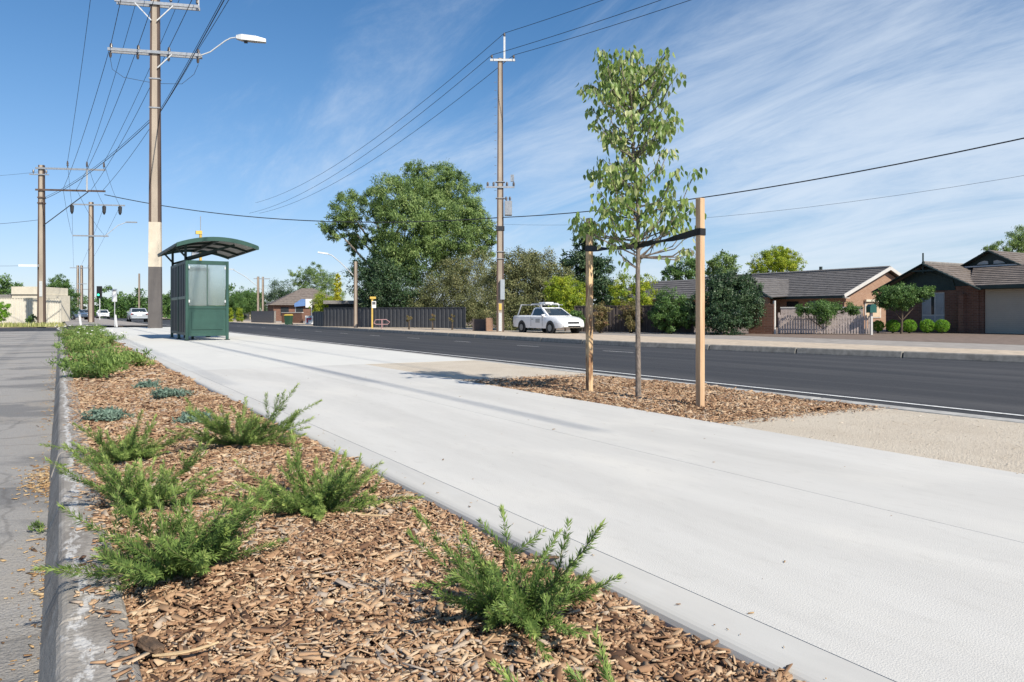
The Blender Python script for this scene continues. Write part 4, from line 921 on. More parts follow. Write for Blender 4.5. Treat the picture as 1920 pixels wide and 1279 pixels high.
# ------------------------------------------------------------------ houses
def slope(parent, name, e0, e1, r0, r1, n, mat, th=.035):
    """tile courses between an eave line and a ridge line; each course overlaps the one below"""
    e0, e1, r0, r1 = map(Vector, (e0, e1, r0, r1)); nm = (e1 - e0).cross(r0 - e0 if (r0 - e0).length > .01 else r1 - e0).normalized()
    if nm.z < 0: nm = -nm
    for i in range(n):
        t0, t1 = i / n, (i + 1.12) / n if i < n - 1 else 1.0
        a, b = e0.lerp(r0, t0), e1.lerp(r1, t0); c, d = e1.lerp(r1, min(1, t1)), e0.lerp(r0, min(1, t1))
        hi_, lo_ = nm * (th + .02), nm * .012
        MB().add([a, b, c, d, a + hi_, b + hi_, c + lo_, d + lo_], [(3, 2, 1, 0), (4, 5, 6, 7), (0, 1, 5, 4), (1, 2, 6, 5), (2, 3, 7, 6), (3, 0, 4, 7)]).build('tile_course', mat, parent)
def part(t, name, mat, a, b, bevel=0.0): return MB().bb(a, b).build(name, mat, t, bevel=bevel)
def roof_root(t, name='roof'):
    o = bpy.data.objects.new(name, None); C.objects.link(o); o.parent = t; return o
# house B, right: gabled front, garage
XB = 39.3; zb = -.30; OB = Vector((XB, 22.3, zb))
hb = thing('brick_house', 'brown-roofed brick house with front gable and garage at the right edge', 'house', OB)
Y = lambda u: yx(u, XB) - OB.y
part(hb, 'wall', 'brick_red', (0, -2.45, 0), (.24, Y(1771), 2.40)); 
part(hb, 'wall', 'brick_red', (0, Y(1727), 0), (.24, 2.45, 2.40)); part(hb, 'wall', 'brick_red', (0, Y(1771) + .001, 2.12), (.24, Y(1727) - .001, 2.4))
part(hb, 'wall', 'brick_red', (0, Y(1771) + .001, 0), (.24, Y(1727) - .001, .45))
part(hb, 'wall', 'brick_red', (.24, 2.2, 0), (10, 2.45, 2.4)); part(hb, 'wall', 'brick_red', (10, -12, 0), (10.2, 2.45, 2.4)); part(hb, 'wall', 'brick_red', (.6, -12.2, 0), (10, -12, 2.4))
w_ = part(hb, 'window', 'trim_pale', (.06, Y(1771) + .005, .455), (.16, Y(1727) - .005, 2.115))
ya, yb_ = Y(1771) + .06, Y(1727) - .06; ym = ya + (yb_ - ya) * .42
for (a, b, c, d, m_) in ((ya, ym - .04, .95, 2.05, 'window_pale'), (ym + .04, yb_ - .45, .95, 2.05, 'window_dark'), (yb_ - .4, yb_, .95, 2.05, 'window_pale'), (ya, ym - .04, .5, .88, 'window_pale'), (ym + .04, yb_, .5, .88, 'window_pale')):
    part(w_, 'pane', m_, (.05, a, c), (.058, b, d))
part(hb, 'pier', 'brick_red', (-.32, Y(1812), 0), (-.002, Y(1803), 2.0)); part(hb, 'wall', 'brick_red', (1.2, Y(1842), 0), (1.4, -2.45, 2.4))
dr = part(hb, 'door', 'trim_black', (.95, Y(1828), 0), (1.0, Y(1814), 2.1)); part(dr, 'door_frame', 'trim_pale', (.93, Y(1827), 0), (.945, Y(1825), 2.1)); part(dr, 'door_glass', 'window_dark', (.935, Y(1822), .3), (.948, Y(1816), 1.9))
part(hb, 'wall', 'brick_red', (.1, Y(1842) - .0, 0), (1.19, Y(1828), 2.38))
gd = bpy.data.objects.new('garage_door', None); C.objects.link(gd); gd.parent = hb
for k in range(22): part(gd, 'door_panel', 'garage_door', (.2 + .004 * (k % 2), Y(1842) - 4.9, .02 + k * .1), (.24, Y(1842) - .03, .116 + k * .1))
part(hb, 'wall', 'brick_red', (.1, Y(1842) - 7.5, 0), (.3, Y(1842) - 4.93, 2.38)); part(hb, 'lintel', 'trim_green', (.05, Y(1842) - 4.9, 2.22), (.28, Y(1842), 2.4))
# gable infill and barge boards
gz0, gz1 = 2.36, 3.62
MB().prism([(-2.5, gz0), (2.5, gz0), (0, gz1 - .06)], 0, .02, .2).build('gable_infill', 'trim_green', hb)  # shade under the deep overhang is put into this dark infill colour
MB().prism([(-1.35, 2.2), (1.35, 2.2), (1.2, 2.75), (0, 3.2), (-1.2, 2.75)], 0, -.03, .015).build('gable_panel', 'trim_green', hb)
for s in (-1, 1):
    MB().bar((-.62, 0, gz1 - .02), (-.62, s * 2.85, 2.18), .05, .26).build('barge_board', 'trim_green', hb)
MB().cyl((-.62, 0, gz1 - .5), (-.62, 0, gz1 + .55), .04, 8).build('finial', 'trim_green', hb)
MB().bb((-.65, -.62, gz1 - .42), (-.59, .62, gz1 - .34)).build('collar_tie', 'trim_green', hb)
rb = roof_root(hb)
slope(rb, 'c', (-.6, -2.8, 2.2), (4.2, -2.8, 2.2), (-.6, 0, gz1), (4.2, 0, gz1), 11, 'tile_brown')
slope(rb, 'c', (-.6, 2.8, 2.2), (4.2, 2.8, 2.2), (-.6, 0, gz1), (4.2, 0, gz1), 11, 'tile_brown')
MB().tube([(-.6, 0, gz1 + .05), (5, 0, gz1 + .05)], .09, 6).build('ridge_cap', 'tile_ridge', rb)
# garage roof slope with upper gable behind
slope(rb, 'c', (-.45, -12, 2.36), (-.45, -2.2, 2.36), (3.2, -12, 3.55), (3.2, -.6, 3.55), 11, 'tile_brown')
MB().bb((-.56, -12, 2.22), (-.46, -2.55, 2.36)).build('gutter', 'trim_green', hb); MB().bb((-.45, -12, 2.2), (.2, -2.6, 2.24)).build('soffit', 'trim_green', hb)
yA = -1.45; za_ = 4.32
MB().prism([(yA - 1.45, 3.5), (yA + 1.45, 3.5), (yA, za_)], 0, 3.25, 3.35).build('upper_gable', 'trim_green', hb)
for s in (-1, 1):
    MB().bar((2.95, yA, za_ + .02), (2.95, yA + s * 1.75, 3.4), .05, .22).build('barge_board', 'trim_green', hb)
    MB().prism([(yA + s * .14, 3.64), (yA + s * .72, 3.64), (yA + s * .58, 3.76), (yA + s * .32, 3.84), (yA + s * .14, 3.8)], 0, 3.2, 3.245).build('gable_vent', 'trim_pale', hb)
MB().bb((2.9, yA - 1.5, 3.5), (2.98, yA + 1.5, 3.57)).build('collar_tie', 'trim_pale', hb)
for s in (-1, 1): slope(rb, 'c', (2.95, yA + s * 2.0, 3.25), (9, yA + s * 2.0, 3.25), (2.95, yA, za_ + .05), (9, yA, za_ + .05), 8, 'tile_brown')
slope(rb, 'c', (10.4, -12, 2.3), (10.4, 2.6, 2.3), (5.2, -12, 4.0), (5.2, 0, 4.0), 6, 'tile_brown')
MB().bb((3.36, -12, 2.4), (9.5, 1.5, 3.2)).build('roof_core', 'trim_green', hb)

# house A, grey roof
XA = 44.8; YA0 = yx(1583, XA); OA = Vector((XA, YA0, -.34))
ha = thing('brick_house', 'orange brick house with long grey tiled roof behind the pale picket fence', 'house', OA)
LA = 18.0
part(ha, 'wall', 'brick_orange', (0, .25, 0), (.24, LA, 2.2)); part(ha, 'wall', 'brick_orange', (0, 0, 0), (9.2, .24, 2.3)); part(ha, 'wall', 'brick_orange', (9.0, .25, 0), (9.2, LA, 2.2))
MB().prism([(0, 2.3), (9.2, 2.3), (4.6, 4.05)], 1, .01, .23).build('gable_wall', 'brick_orange', ha)
wv = part(ha, 'window', 'trim_pale', (2.2, -.06, .75), (4.0, -.005, 2.0)); part(wv, 'window_hood', 'cream_wall', (2.1, -.22, 1.85), (4.1, -.061, 2.0)); part(wv, 'shutter', 'shutter_tan', (2.28, -.075, .8), (3.92, -.062, 1.84))
ra = roof_root(ha)
slope(ra, 'c', (-.55, -.35, 2.2), (-.55, LA, 2.2), (4.6, -.35, 4.2), (4.6, LA, 4.2), 14, 'tile_grey'); slope(ra, 'c', (9.75, -.35, 2.2), (9.75, LA, 2.2), (4.6, -.35, 4.2), (4.6, LA, 4.2), 6, 'tile_grey')
MB().tube([(4.6, -.35, 4.27), (4.6, LA, 4.27)], .1, 6).build('ridge_cap', 'tile_ridge', ra)
for s, x in ((0, -.55), (1, 9.75)): MB().bar((x, -.38, 2.2), (4.6, -.38, 4.2), .07, .22).build('barge_board', 'trim_pale', ha)
MB().bb((-.68, -.35, 2.06), (-.56, LA, 2.2)).build('gutter', 'trim_green', ha); MB().bb((-.5, -.3, 2.06), (.2, LA, 2.1)).build('soffit', 'trim_pale', ha)
MB().cyl((4.9, 5.4, 4.2), (4.9, 5.4, 4.62), .12, 8).build('roof_vent', 'trim_green', ra)
# porch gable
yc = yx(1424, XA) - YA0
MB().prism([(yc - 2.6, 2.2), (yc + 2.6, 2.2), (yc, 3.55)], 0, -1.9, -1.8).build('porch_gable', 'trim_blue', ha)
for s in (-1, 1):
    MB().bar((-2.2, yc, 3.68), (-2.2, yc + s * 2.95, 2.1), .05, .24).build('barge_board', 'trim_green', ha)
    slope(ra, 'c', (-2.2, yc + s * 2.9, 2.15), (.6, yc + s * 2.9, 2.3), (-2.2, yc, 3.7), (3.4, yc, 3.7), 9, 'tile_grey')
part(ha, 'wall', 'brick_orange', (-1.9, yc - 2.4, 0), (-1.7, yc + 2.4, 2.2))
part(ha, 'window', 'trim_pale', (-1.98, yc - 2.0, .6), (-1.905, yc + .2, 1.9)); part(ha, 'window', 'window_dark', (-2.0, yc - 1.9, .7), (-1.982, yc + .1, 1.8))
pw = part(ha, 'window', 'window_dark', (-.04, 1.2, .9), (-.005, 2.8, 1.9)); pw = part(ha, 'window', 'window_dark', (-.04, 3.6, .9), (-.005, 4.6, 1.9))
# house C, low roof beyond the dark fence
pc = wp(1255, 60, -.4)
hc = thing('low_house', 'low house roof just visible between the young tree and its right stake', 'house', pc, R(-31) * 0)
part(hc, 'wall', 'brick_orange', (-1, -4, 0), (6, 6, 2.3)); rc = roof_root(hc)
slope(rc, 'c', (-1.5, -4.6, 2.2), (-1.5, 6.5, 2.2), (2.5, -4.6, 3.9), (2.5, 6.5, 3.9), 9, 'tile_grey'); slope(rc, 'c', (6.5, -4.6, 2.2), (6.5, 6.5, 2.2), (2.5, -4.6, 3.9), (2.5, 6.5, 3.9), 4, 'tile_grey')
MB().prism([(-1.4, 2.2), (6.4, 2.2), (2.5, 3.85)], 1, -4.1, -3.9).build('gable_wall', 'brick_orange', hc)
# house D, brown roof in the middle distance
pd_ = wp(560, 112, -.4)
hd = thing('brick_house', 'distant brick house with brown hipped roof behind the green bin', 'house', pd_, R(-8))
part(hd, 'wall', 'brick_red', (-4, -4, 0), (6, 5, 2.4)); rd = roof_root(hd)
slope(rd, 'c', (-4.6, -4.6, 2.3), (6.6, -4.6, 2.3), (.5, .3, 4.9), (2.2, .3, 4.9), 10, 'tile_brown'); slope(rd, 'c', (-4.6, 5.6, 2.3), (-4.6, -4.6, 2.3), (.5, .3, 4.9), (.5, .31, 4.9), 10, 'tile_brown'); slope(rd, 'c', (6.6, -4.6, 2.3), (6.6, 5.6, 2.3), (2.2, .3, 4.9), (2.2, .31, 4.9), 5, 'tile_brown')
for x in (-3, -1, 1.2, 3.4): part(hd, 'window', 'window_dark', (x, -4.06, .8), (x + 1.1, -4.005, 2.0))
pe = wp(662, 78, -.4)
he = thing('low_house', 'low house with grey fascia half hidden behind the charcoal fence', 'house', pe, R(-20))
part(he, 'wall', 'trim_black', (-2.5, 0, 0), (3.2, 5, 2.1)); part(he, 'roof_fascia', 'tile_ridge', (-3.0, -.6, 2.1), (3.6, 5.6, 2.45)); part(he, 'roof_gable', 'grey_box', (.6, .5, 2.45), (2.6, 3, 3.4))

# fences and walls --------------------------------------------------
def panel_fence(name, label, a, b, h, n, mat, cat='fence', ribs=7, post=True, rail='same'):
    a = Vector(a); b = Vector(b); d = b - a; ang = math.atan2(d.y, d.x); L_ = d.length
    t = thing(name, label, cat, a, ang); wd = L_ / n
    for i in range(n):
        poly = []; x0 = i * wd + .03; ww = wd - .06; k = ribs
        top = [(x0, 0.0)]
        for j in range(k):
            s = x0 + ww * j / k; q_ = ww / k; top += [(s + q_ * .1, 0), (s + q_ * .22, .035), (s + q_ * .48, .035), (s + q_ * .6, 0)]
        top += [(x0 + ww, 0)]
        poly = top + [(x, y - .006) for x, y in reversed(top)]
        MB().prism(poly, 2, .05, h).build('fence_panel', mat, t)
        MB().bb((x0, -.035, h + .001), (x0 + ww, .05, h + .05)).build('top_rail', mat, t)
    if post:
        for i in range(n + 1): MB().box((i * wd, .01, h / 2 + .02), (.055, .1, h + .06)).build('fence_post', mat, t)
    return t
fa, fb = wp(608, 62, -.42), wp(872, 55, -.42)
panel_fence('panel_fence', 'charcoal ribbed panel fence below the big gum tree', fa, fb, 1.55, 6, 'fence_charcoal', ribs=6)
panel_fence('panel_fence', 'short charcoal fence return at the left end of the gum tree fence', wp(588, 66, -.42), wp(607, 62.3, -.42), 1.25, 1, 'fence_charcoal', ribs=4)
fa, fb = wp(1078, 43, -.40), wp(1300, 40, -.38)
panel_fence('panel_fence', 'dark brown panel fence behind the bushes next to the ute', fa, fb, 1.5, 4, 'fence_brown', ribs=8)
fa, fb = wp(-60, 60, -.12), wp(114, 61.5, -.12)
panel_fence('panel_fence', 'cream ribbed panel fence behind the car park', fa, fb, 2.05, 4, 'fence_cream', ribs=9)
bw = thing('brick_wall', 'dark brick garden wall right of the big round bush', 'wall', wp(1405, 39.5, -.36)); d_ = wp(1452, 38.6, -.36) - wp(1405, 39.5, -.36)
MB().box((d_.x / 2, d_.y / 2, .78), (d_.length, .22, 1.56), math.atan2(d_.y, d_.x)).build('brickwork', 'brick_red', bw); MB().box((d_.x, d_.y, .85), (.1, .1, 1.75)).build('end_post', 'trim_pale', bw)
# picket fence
a = wp(1460, 38.6, -.37); b = wp(1632, 36.6, -.36); d_ = b - a; ang = math.atan2(d_.y, d_.x)
pf = thing('picket_fence', 'low weathered pale picket fence in front of the grey-roofed house', 'fence', a, ang)
npk = 34
for i in range(npk):
    x = d_.length * (i + .5) / npk; h = 1.0 + random.uniform(-.03, .03)
    MB().prism([(x - .04, .06), (x + .04, .06), (x + .04, h - .06), (x, h), (x - .04, h - .06)], 1, -.012, .012).build('picket', 'picket_pale', pf)
for z in (.25, .78): MB().bb((0, .013, z - .035), (d_.length, .06, z + .035)).build('rail', 'picket_pale', pf)
for i in range(5): MB().bb((d_.length * i / 4 - .045, .062, 0), (d_.length * i / 4 + .045, .15, 1.12)).build('fence_post', 'picket_pale', pf)
MB().bb((0, -.012, .0), (d_.length, .0, .05)).build('plinth', 'trim_black', pf)
bwl = thing('back_wall', 'pinkish rendered low wall behind the picket fence', 'wall', wp(1464, 41.2, -.36), ang); MB().bb((0, 0, 0), (d_.length * .96, .2, 1.35)).build('wall_face', 'picket_pale', bwl); MB().bb((-.02, -.03, 1.351), (d_.length * .96 + .02, .23, 1.42)).build('coping', 'trim_pale', bwl)
mbx = thing('mail_box', 'dark green mailbox on a pale post at the end of the picket fence', 'mailbox', wp(1634, 36.4, -.36), R(-30))
MB().box((0, 0, .55), (.09, .09, 1.1)).build('post', 'trim_pale', mbx)
MB().prism([(-.16, 1.1), (.16, 1.1), (.16, 1.4), (.08, 1.52), (-.08, 1.52), (-.16, 1.4)], 1, -.2, .2).build('box', 'mail_green', mbx)
# distant garden walls and bits down the street
def lowwall(label, u0, d0, u1, d1, h, mat, cat='wall', name='garden_wall', cap='trim_pale'):
    a = wp(u0, d0, -.42); b = wp(u1, d1, -.42); d_ = b - a; t = thing(name, label, cat, a, math.atan2(d_.y, d_.x))
    MB().bb((0, 0, 0), (d_.length, .2, h)).build('wall_face', mat, t); MB().bb((-.03, -.03, h + .001), (d_.length + .03, .23, h + .08)).build('coping', cap, t)
    return t
lowwall('plain grey rendered garden wall beside the pale distant pole', 471, 92, 514, 86, 1.35, 'tile_ridge', cap='tile_ridge')
lowwall('dark red brick front wall behind the green bin', 528, 88, 566, 86, 1.2, 'brick_red')
lowwall('small grey wall left of the charcoal fence', 586, 80, 612, 76, 1.15, 'tile_ridge', cap='tile_ridge')
lowwall('long pale low wall far down the road beyond the shelter', 424, 150, 468, 140, 1.3, 'verge_cream')
lb = thing('letterbox_wall', 'small brick letterbox wall with dark panel left of the transformer pole', 'wall', wp(886, 46.5, -.42), R(-31))
MB().bb((0, 0, 0), (.8, .2, .78)).build('dark_panel', 'fence_brown', lb); MB().bb((.81, -.1, 0), (1.25, .3, .84)).build('brick_pier', 'brick_orange', lb)
bn = thing('wheelie_bin', 'green wheelie bin with yellow lid on the far verge', 'bin', wp(541, 70, -.41), R(-40))
MB().loft([[(-.24, -.26, .08), (.24, -.26, .08), (.24, .26, .08), (-.24, .26, .08)], [(-.29, -.34, .92), (.29, -.34, .92), (.29, .34, .92), (-.29, .34, .92)]]).build('bin_body', 'bin_green', bn)
MB().loft([[(-.31, -.37, .925), (.31, -.37, .925), (.31, .37, .925), (-.31, .37, .925)], [(-.24, -.3, 1.03), (.24, -.3, 1.03), (.24, .3, 1.06), (-.24, .3, 1.06)]]).build('lid', 'bin_lid', bn)
for s in (-1, 1): MB().cyl((s * .22, .28, .1), (s * .29, .28, .1), .1, 10).build('wheel', 'rubber', bn)
rs = thing('board_sign', 'white board sign with a red arrow mark beside the small grey wall', 'sign', wp(580, 76, -.42), R(-20))
MB().bb((-.4, 0, .05), (.4, .04, .9)).build('board', 'sign_white', rs); MB().prism([(-.28, .2), (-.12, .2), (-.12, .5), (.05, .5), (.05, .38), (.26, .58), (.05, .78), (.05, .66), (-.28, .66)], 1, -.008, -.002).build('arrow_mark', 'sign_red', rs)
for s in (-1, 1): MB().bb((s * .36 - .02, .041, -.05), (s * .36 + .02, .08, .9)).build('leg', 'galv', rs)
bl = thing('shade_cloth', 'blue and white shade canopy above the brick front wall', 'canopy', wp(570, 96, -.42), R(-20))
MB().prism([(-1.2, 2.0), (1.0, 2.2), (1.0, 2.9), (-.3, 3.0), (-1.2, 2.4)], 1, 0, .8).build('canopy', 'blue_cloth', bl); MB().bb((.2, -.05, 1.9), (1.0, -.002, 3.0)).build('front_flap', 'sign_white', bl)
for x in (-1.1, .9): MB().cyl((x, .4, 0), (x, .4, 2.1), .05, 8).build('post', 'galv', bl)
bs = thing('bus_stop_post', 'yellow bus stop post with small sign box on the far verge', 'bus stop', wp(698, 54, -.4), R(-25))
MB().box((0, 0, 1.15), (.11, .11, 2.3)).build('post', 'yellow_paint', bs); MB().box((.12, 0, 1.75), (.3, .12, .5)).build('sign_box', 'sign_white', bs); MB().box((.12, -.066, 1.85), (.22, .01, .2)).build('sign_panel', 'sign_mark', bs); MB().box((.05, 0, 2.24), (.42, .2, .16)).build('cap_box', 'yellow_label', bs)
ps = thing('low_sign', 'low pink outlined bench frame by the charcoal fence', 'frame', wp(716, 52.5, -.4), R(-25))
MB().tube([(-.55, 0, .42), (-.45, 0, .66), (.3, 0, .68), (.55, 0, .5), (.4, 0, .34), (-.4, 0, .34), (-.55, 0, .42)], .03, 6).build('frame_loop', 'pink_worn', ps); MB().cyl((0, 0, 0), (0, 0, .68), .04, 8).build('leg', 'pink_worn', ps)

# street signs near the side street ----------------------------------
ss = thing('street_sign', 'tall white rectangular sign on a thin post beyond the path end', 'sign', wp(215, 46, -.1), R(-25))
MB().cyl((0, 0, 0), (0, 0, 1.8), .03, 8).build('post', 'galv_pale', ss); MB().box((0, -.035, 1.92), (.30, .012, .78)).build('sign_plate', 'sign_white', ss); MB().box((0, -.0425, 2.2), (.16, .003, .07)).build('sign_print', 'sign_mark', ss)
def boll(label, u, d, h, lean):
    o = MB().loft([[(-.055, -.02, 0), (.055, -.02, 0), (.055, .02, 0), (-.055, .02, 0)], [(-.055 + lean, -.02, h - .06), (.055 + lean, -.02, h - .06), (.055 + lean, .02, h - .06), (-.055 + lean, .02, h - .06)], [(-.03 + lean, -.02, h), (.03 + lean, -.02, h), (.03 + lean, .02, h), (-.03 + lean, .02, h)]]).build('guide_post', 'sign_white'); o.location = wp(u, d, -.12); o.rotation_euler = (0, 0, -TH); tag(o, label, 'guide post', 'white guide posts at the side street')
boll('leaning white guide post between the fence end and the slim pole', 152, 47, .95, -.12)
boll('white guide post at the foot of the tall white sign', 219, 46, .75, -.08)
tl = thing('traffic_light', 'traffic light showing green beyond the slim power pole', 'traffic light', wp(187, 92, -.1), -TH)
MB().cyl((0, 0, 0), (0, 0, 3.0), .06, 8).build('post', 'galv_pale', tl); hd_ = MB().box((0, -.08, 3.45), (.62, .12, 1.45)).build('backing_board', 'trim_black', tl); MB().box((0, -.2, 3.45), (.3, .2, 1.05)).build('signal_head', 'trim_black', tl)
for k, m_ in enumerate(('signal_green', 'trim_black', 'trim_black')): MB().cyl((0, -.31, 3.1 + k * .35), (0, -.305, 3.1 + k * .35), .13, 12).build('lens', m_, tl)

shd = thing('cream_shed', 'cream walled shed with flat roof showing over the cream fence', 'shed', wp(22, 70, -.12), R(-28))
MB().bb((.0, 0, 0), (2.7, 5, 2.6)).build('wall', 'cream_wall', shd); MB().bb((-.02, -.03, 2.62), (2.55, 4.9, 3.35)).build('parapet', 'cream_wall', shd); MB().bb((-6, .5, 0), (-.01, 5, 2.2)).build('wall', 'cream_wall', shd)
MB().bb((-6.3, .2, 2.21), (-.03, 5, 2.32)).build('roof_edge', 'trim_black', shd); MB().bb((-6.3, .25, 2.33), (-.03, 5, 2.6)).build('roof', 'tile_ridge', shd); MB().bb((-.05, -.06, 2.55), (2.75, -.031, 2.615)).build('gutter', 'trim_black', shd)

# ------------------------------------------------------------------ cars
def wheel(t, x, y, r=.31, w_=.2):
    o = bpy.data.objects.new('wheel', None); C.objects.link(o); o.parent = t; o.location = (x, y, r); s = 1 if y > 0 else -1
    MB().tube([(0, -w_ / 2, 0), (0, -w_ / 2 + .03, 0), (0, w_ / 2 - .03, 0), (0, w_ / 2, 0)], [r * .92, r, r, r * .92], 18).build('tyre', 'rubber', o)
    MB().cyl((0, s * (w_ / 2 + .001), 0), (0, s * (w_ / 2 + .012), 0), r * .6, 14).build('rim', 'rim_grey', o)
def car(name, label, loc, rz, paint, kind, group=None):
    t = thing(name, label, 'car' if kind != 'ute' else 'ute', loc, rz, group)
    L_ = 4.9 if kind == 'ute' else 4.7; w_ = .89
    if kind == 'ute': prof = [(-2.45, .42, .95, .97), (-2.40, .34, .98, 1.0), (-1.7, .30, 1.0, 1.0), (-.55, .28, 1.0, 1.0), (.9, .28, .98, 1.0), (1.3, .28, .95, 1.0), (2.0, .30, .86, .97), (2.32, .32, .74, .9), (2.45, .36, .64, .8)]
    else: prof = [(-2.35, .45, .82, .86), (-2.28, .32, .98, .93), (-1.6, .28, 1.02, 1.0), (-.4, .26, .94, 1.0), (.9, .26, .92, 1.0), (1.5, .28, .86, .98), (2.1, .30, .74, .9), (2.35, .36, .6, .8)]
    rings = [[(x, -w_ * k * .96, zb_), (x, -w_ * k, (zb_ + zt2) * .5), (x, -w_ * k * .985, zt2 - .08), (x, -w_ * k * .90, zt2), (x, w_ * k * .90, zt2), (x, w_ * k * .985, zt2 - .08), (x, w_ * k, (zb_ + zt2) * .5), (x, w_ * k * .96, zb_)] for x, zb_, zt2, k in prof]
    MB().loft(rings).build('body', paint, t, smooth=True)
    cab = dict(ute=((-.62, 1.22), (-.42, .35), .97, 1.46), sedan=((-1.75, 1.15), (-1.05, .25), .93, 1.42))['ute' if kind == 'ute' else 'sedan']
    (b0, b1), (t0, t1), z0, z1 = cab; wt = .66
    ring = lambda x0, x1, ww, z: [(x0, -ww, z), (x1, -ww, z), (x1, ww, z), (x0, ww, z)]
    MB().loft([ring(b0, b1, .80, z0 - .02), ring(t0 - .02, t1 + .05, wt + .02, z1 - .06), ring(t0 + .06, t1 - .08, wt - .06, z1)]).build('cab', paint, t, smooth=True)
    def face(P, nm): 
        P = [Vector(p) for p in P]; n_ = (P[1] - P[0]).cross(P[2] - P[0]).normalized() * .012; c_ = sum(P, Vector()) / 4
        if n_.dot(c_ - Vector((.1, 0, 1.0))) < 0: n_ = -n_
        Q_ = [c_ + (p - c_) * .88 + n_ for p in P]; Q2 = [p - n_ * 1.2 for p in Q_]
        MB().add(Q_ + Q2, [(0, 1, 2, 3), (7, 6, 5, 4), (0, 1, 5, 4), (1, 2, 6, 5), (2, 3, 7, 6), (3, 0, 4, 7)]).build(nm, 'car_glass', t)
    zA_, zB_ = z0 + .0, z1 - .05
    face([(b1, -.80, zA_), (b1, .80, zA_), (t1 + .05, wt, zB_), (t1 + .05, -wt, zB_)], 'windscreen')
    face([(b0, -.80, zA_), (b0, .80, zA_), (t0, wt, zB_), (t0, -wt, zB_)], 'rear_window')
    for s in (-1, 1):
        if kind == 'ute': face([(b0 + .12, s * .80, zA_), (b1 - .2, s * .80, zA_), (t1, s * (wt + .02), zB_), (t0 + .05, s * (wt + .02), zB_)], 'side_window')
        else:
            xm = -.25
            face([(xm + .03, s * .80, zA_), (b1 - .15, s * .80, zA_), (t1, s * (wt + .02), zB_), (xm + .03, s * (wt + .02), zB_)], 'side_window'); face([(b0 + .3, s * .80, zA_), (xm - .03, s * .80, zA_), (xm - .03, s * (wt + .02), zB_), (t0 + .05, s * (wt + .02), zB_)], 'side_window')
        for x in ((-1.45, 1.48) if kind == 'ute' else (-1.4, 1.4)):
            MB().cyl((x, s * (w_ - .16), .33), (x, s * (w_ + .004), .33), .39, 18).build('wheel_arch', 'trim_black', t); wheel(t, x, s * (w_ - .085))
        MB().box((.78, s * (.86), 1.0), (.14, .2, .12)).build('mirror', paint, t, bevel=.02)
        MB().box((2.34 if kind == 'ute' else 2.22, s * .56, .64), (.12, .32, .12)).build('headlight', 'lamp_clear', t, bevel=.02)
        MB().box((-2.40 if kind == 'ute' else -2.30, s * .66, .78), (.1, .26, .16), 0).build('tail_light', 'lamp_red', t, bevel=.02)
        for x in (-.45, .72): MB().box((x, s * (w_ + .002), .66), (.012, .006, .56)).build('door_seam', 'trim_black', t)
        MB().box((-.3, s * (w_ + .008), .78), (.16, .02, .03)).build('door_handle', 'trim_black', t)
    fx = 2.44 if kind == 'ute' else 2.33
    MB().box((fx, 0, .6), (.05, .74, .10)).build('grille', 'trim_black', t); MB().box((fx + .02, 0, .44), (.12, 1.36, .15)).build('front_bumper', paint, t, bevel=.03); MB().box((fx + .07, 0, .40), (.03, .8, .08)).build('air_intake', 'trim_black', t)
    MB().box((-fx + .02, 0, .45), (.1, 1.5, .2)).build('rear_bumper', paint, t, bevel=.03); MB().box((-fx - .03, 0, .66), (.02, .46, .12)).build('number_plate', 'sign_white', t)
    if kind == 'ute':
        MB().bb((-2.3, -.72, .99), (-.7, .72, 1.012)).build('tray_cover', 'trim_black', t)
        for s in (-1, 1):
            MB().bar((-2.15, s * .7, 1.0), (-1.85, s * .66, 1.58), .05).build('rack_leg', paint, t); MB().bar((-2.0, s * .62, 1.6), (.5, s * .62, 1.6), .045).build('rack_rail', 'galv_pale', t)
            MB().bar((.2, s * .6, 1.44), (.2, s * .6, 1.6), .04).build('rack_leg', paint, t)
        for x in (-1.85, -.8, .2): MB().bar((x, -.66, 1.61), (x, .66, 1.61), .045).build('rack_bar', paint, t)
        MB().bb((-.15, -.55, 1.64), (.55, .0, 1.74)).build('roof_box', paint, t, bevel=.02)
        MB().bb((-1.9, .1, 1.64), (.3, .5, 1.70)).build('ladder', 'galv_pale', t)
        for s in (-1, 1): MB().box((.25, s * (w_ + .004), .70), (.42, .008, .22)).build('door_decal', 'galv', t)
    return t
pu = wp(1028, 42.6, -.40)
car('parked_ute', 'white ute with roof rack parked on the far verge beside the power pole', pu, R(-90), 'car_white', 'ute')
car('parked_car', 'silver sedan seen from behind on the road past the main pole', wp(258, 78, -.16), R(90), 'car_silver', 'sedan')
car('parked_car', 'small white car in the far distance right of the slim pole', wp(193, 120, -.12), R(-90), 'car_white', 'sedan')
car('parked_car', 'small silver car in the far distance left of the slim pole', wp(161, 118, -.08), R(-92), 'car_silver', 'sedan')
car('parked_car', 'dark car with pale windows parked by the far fence end', wp(137, 92, -.08), R(-60), 'car_blue', 'sedan')

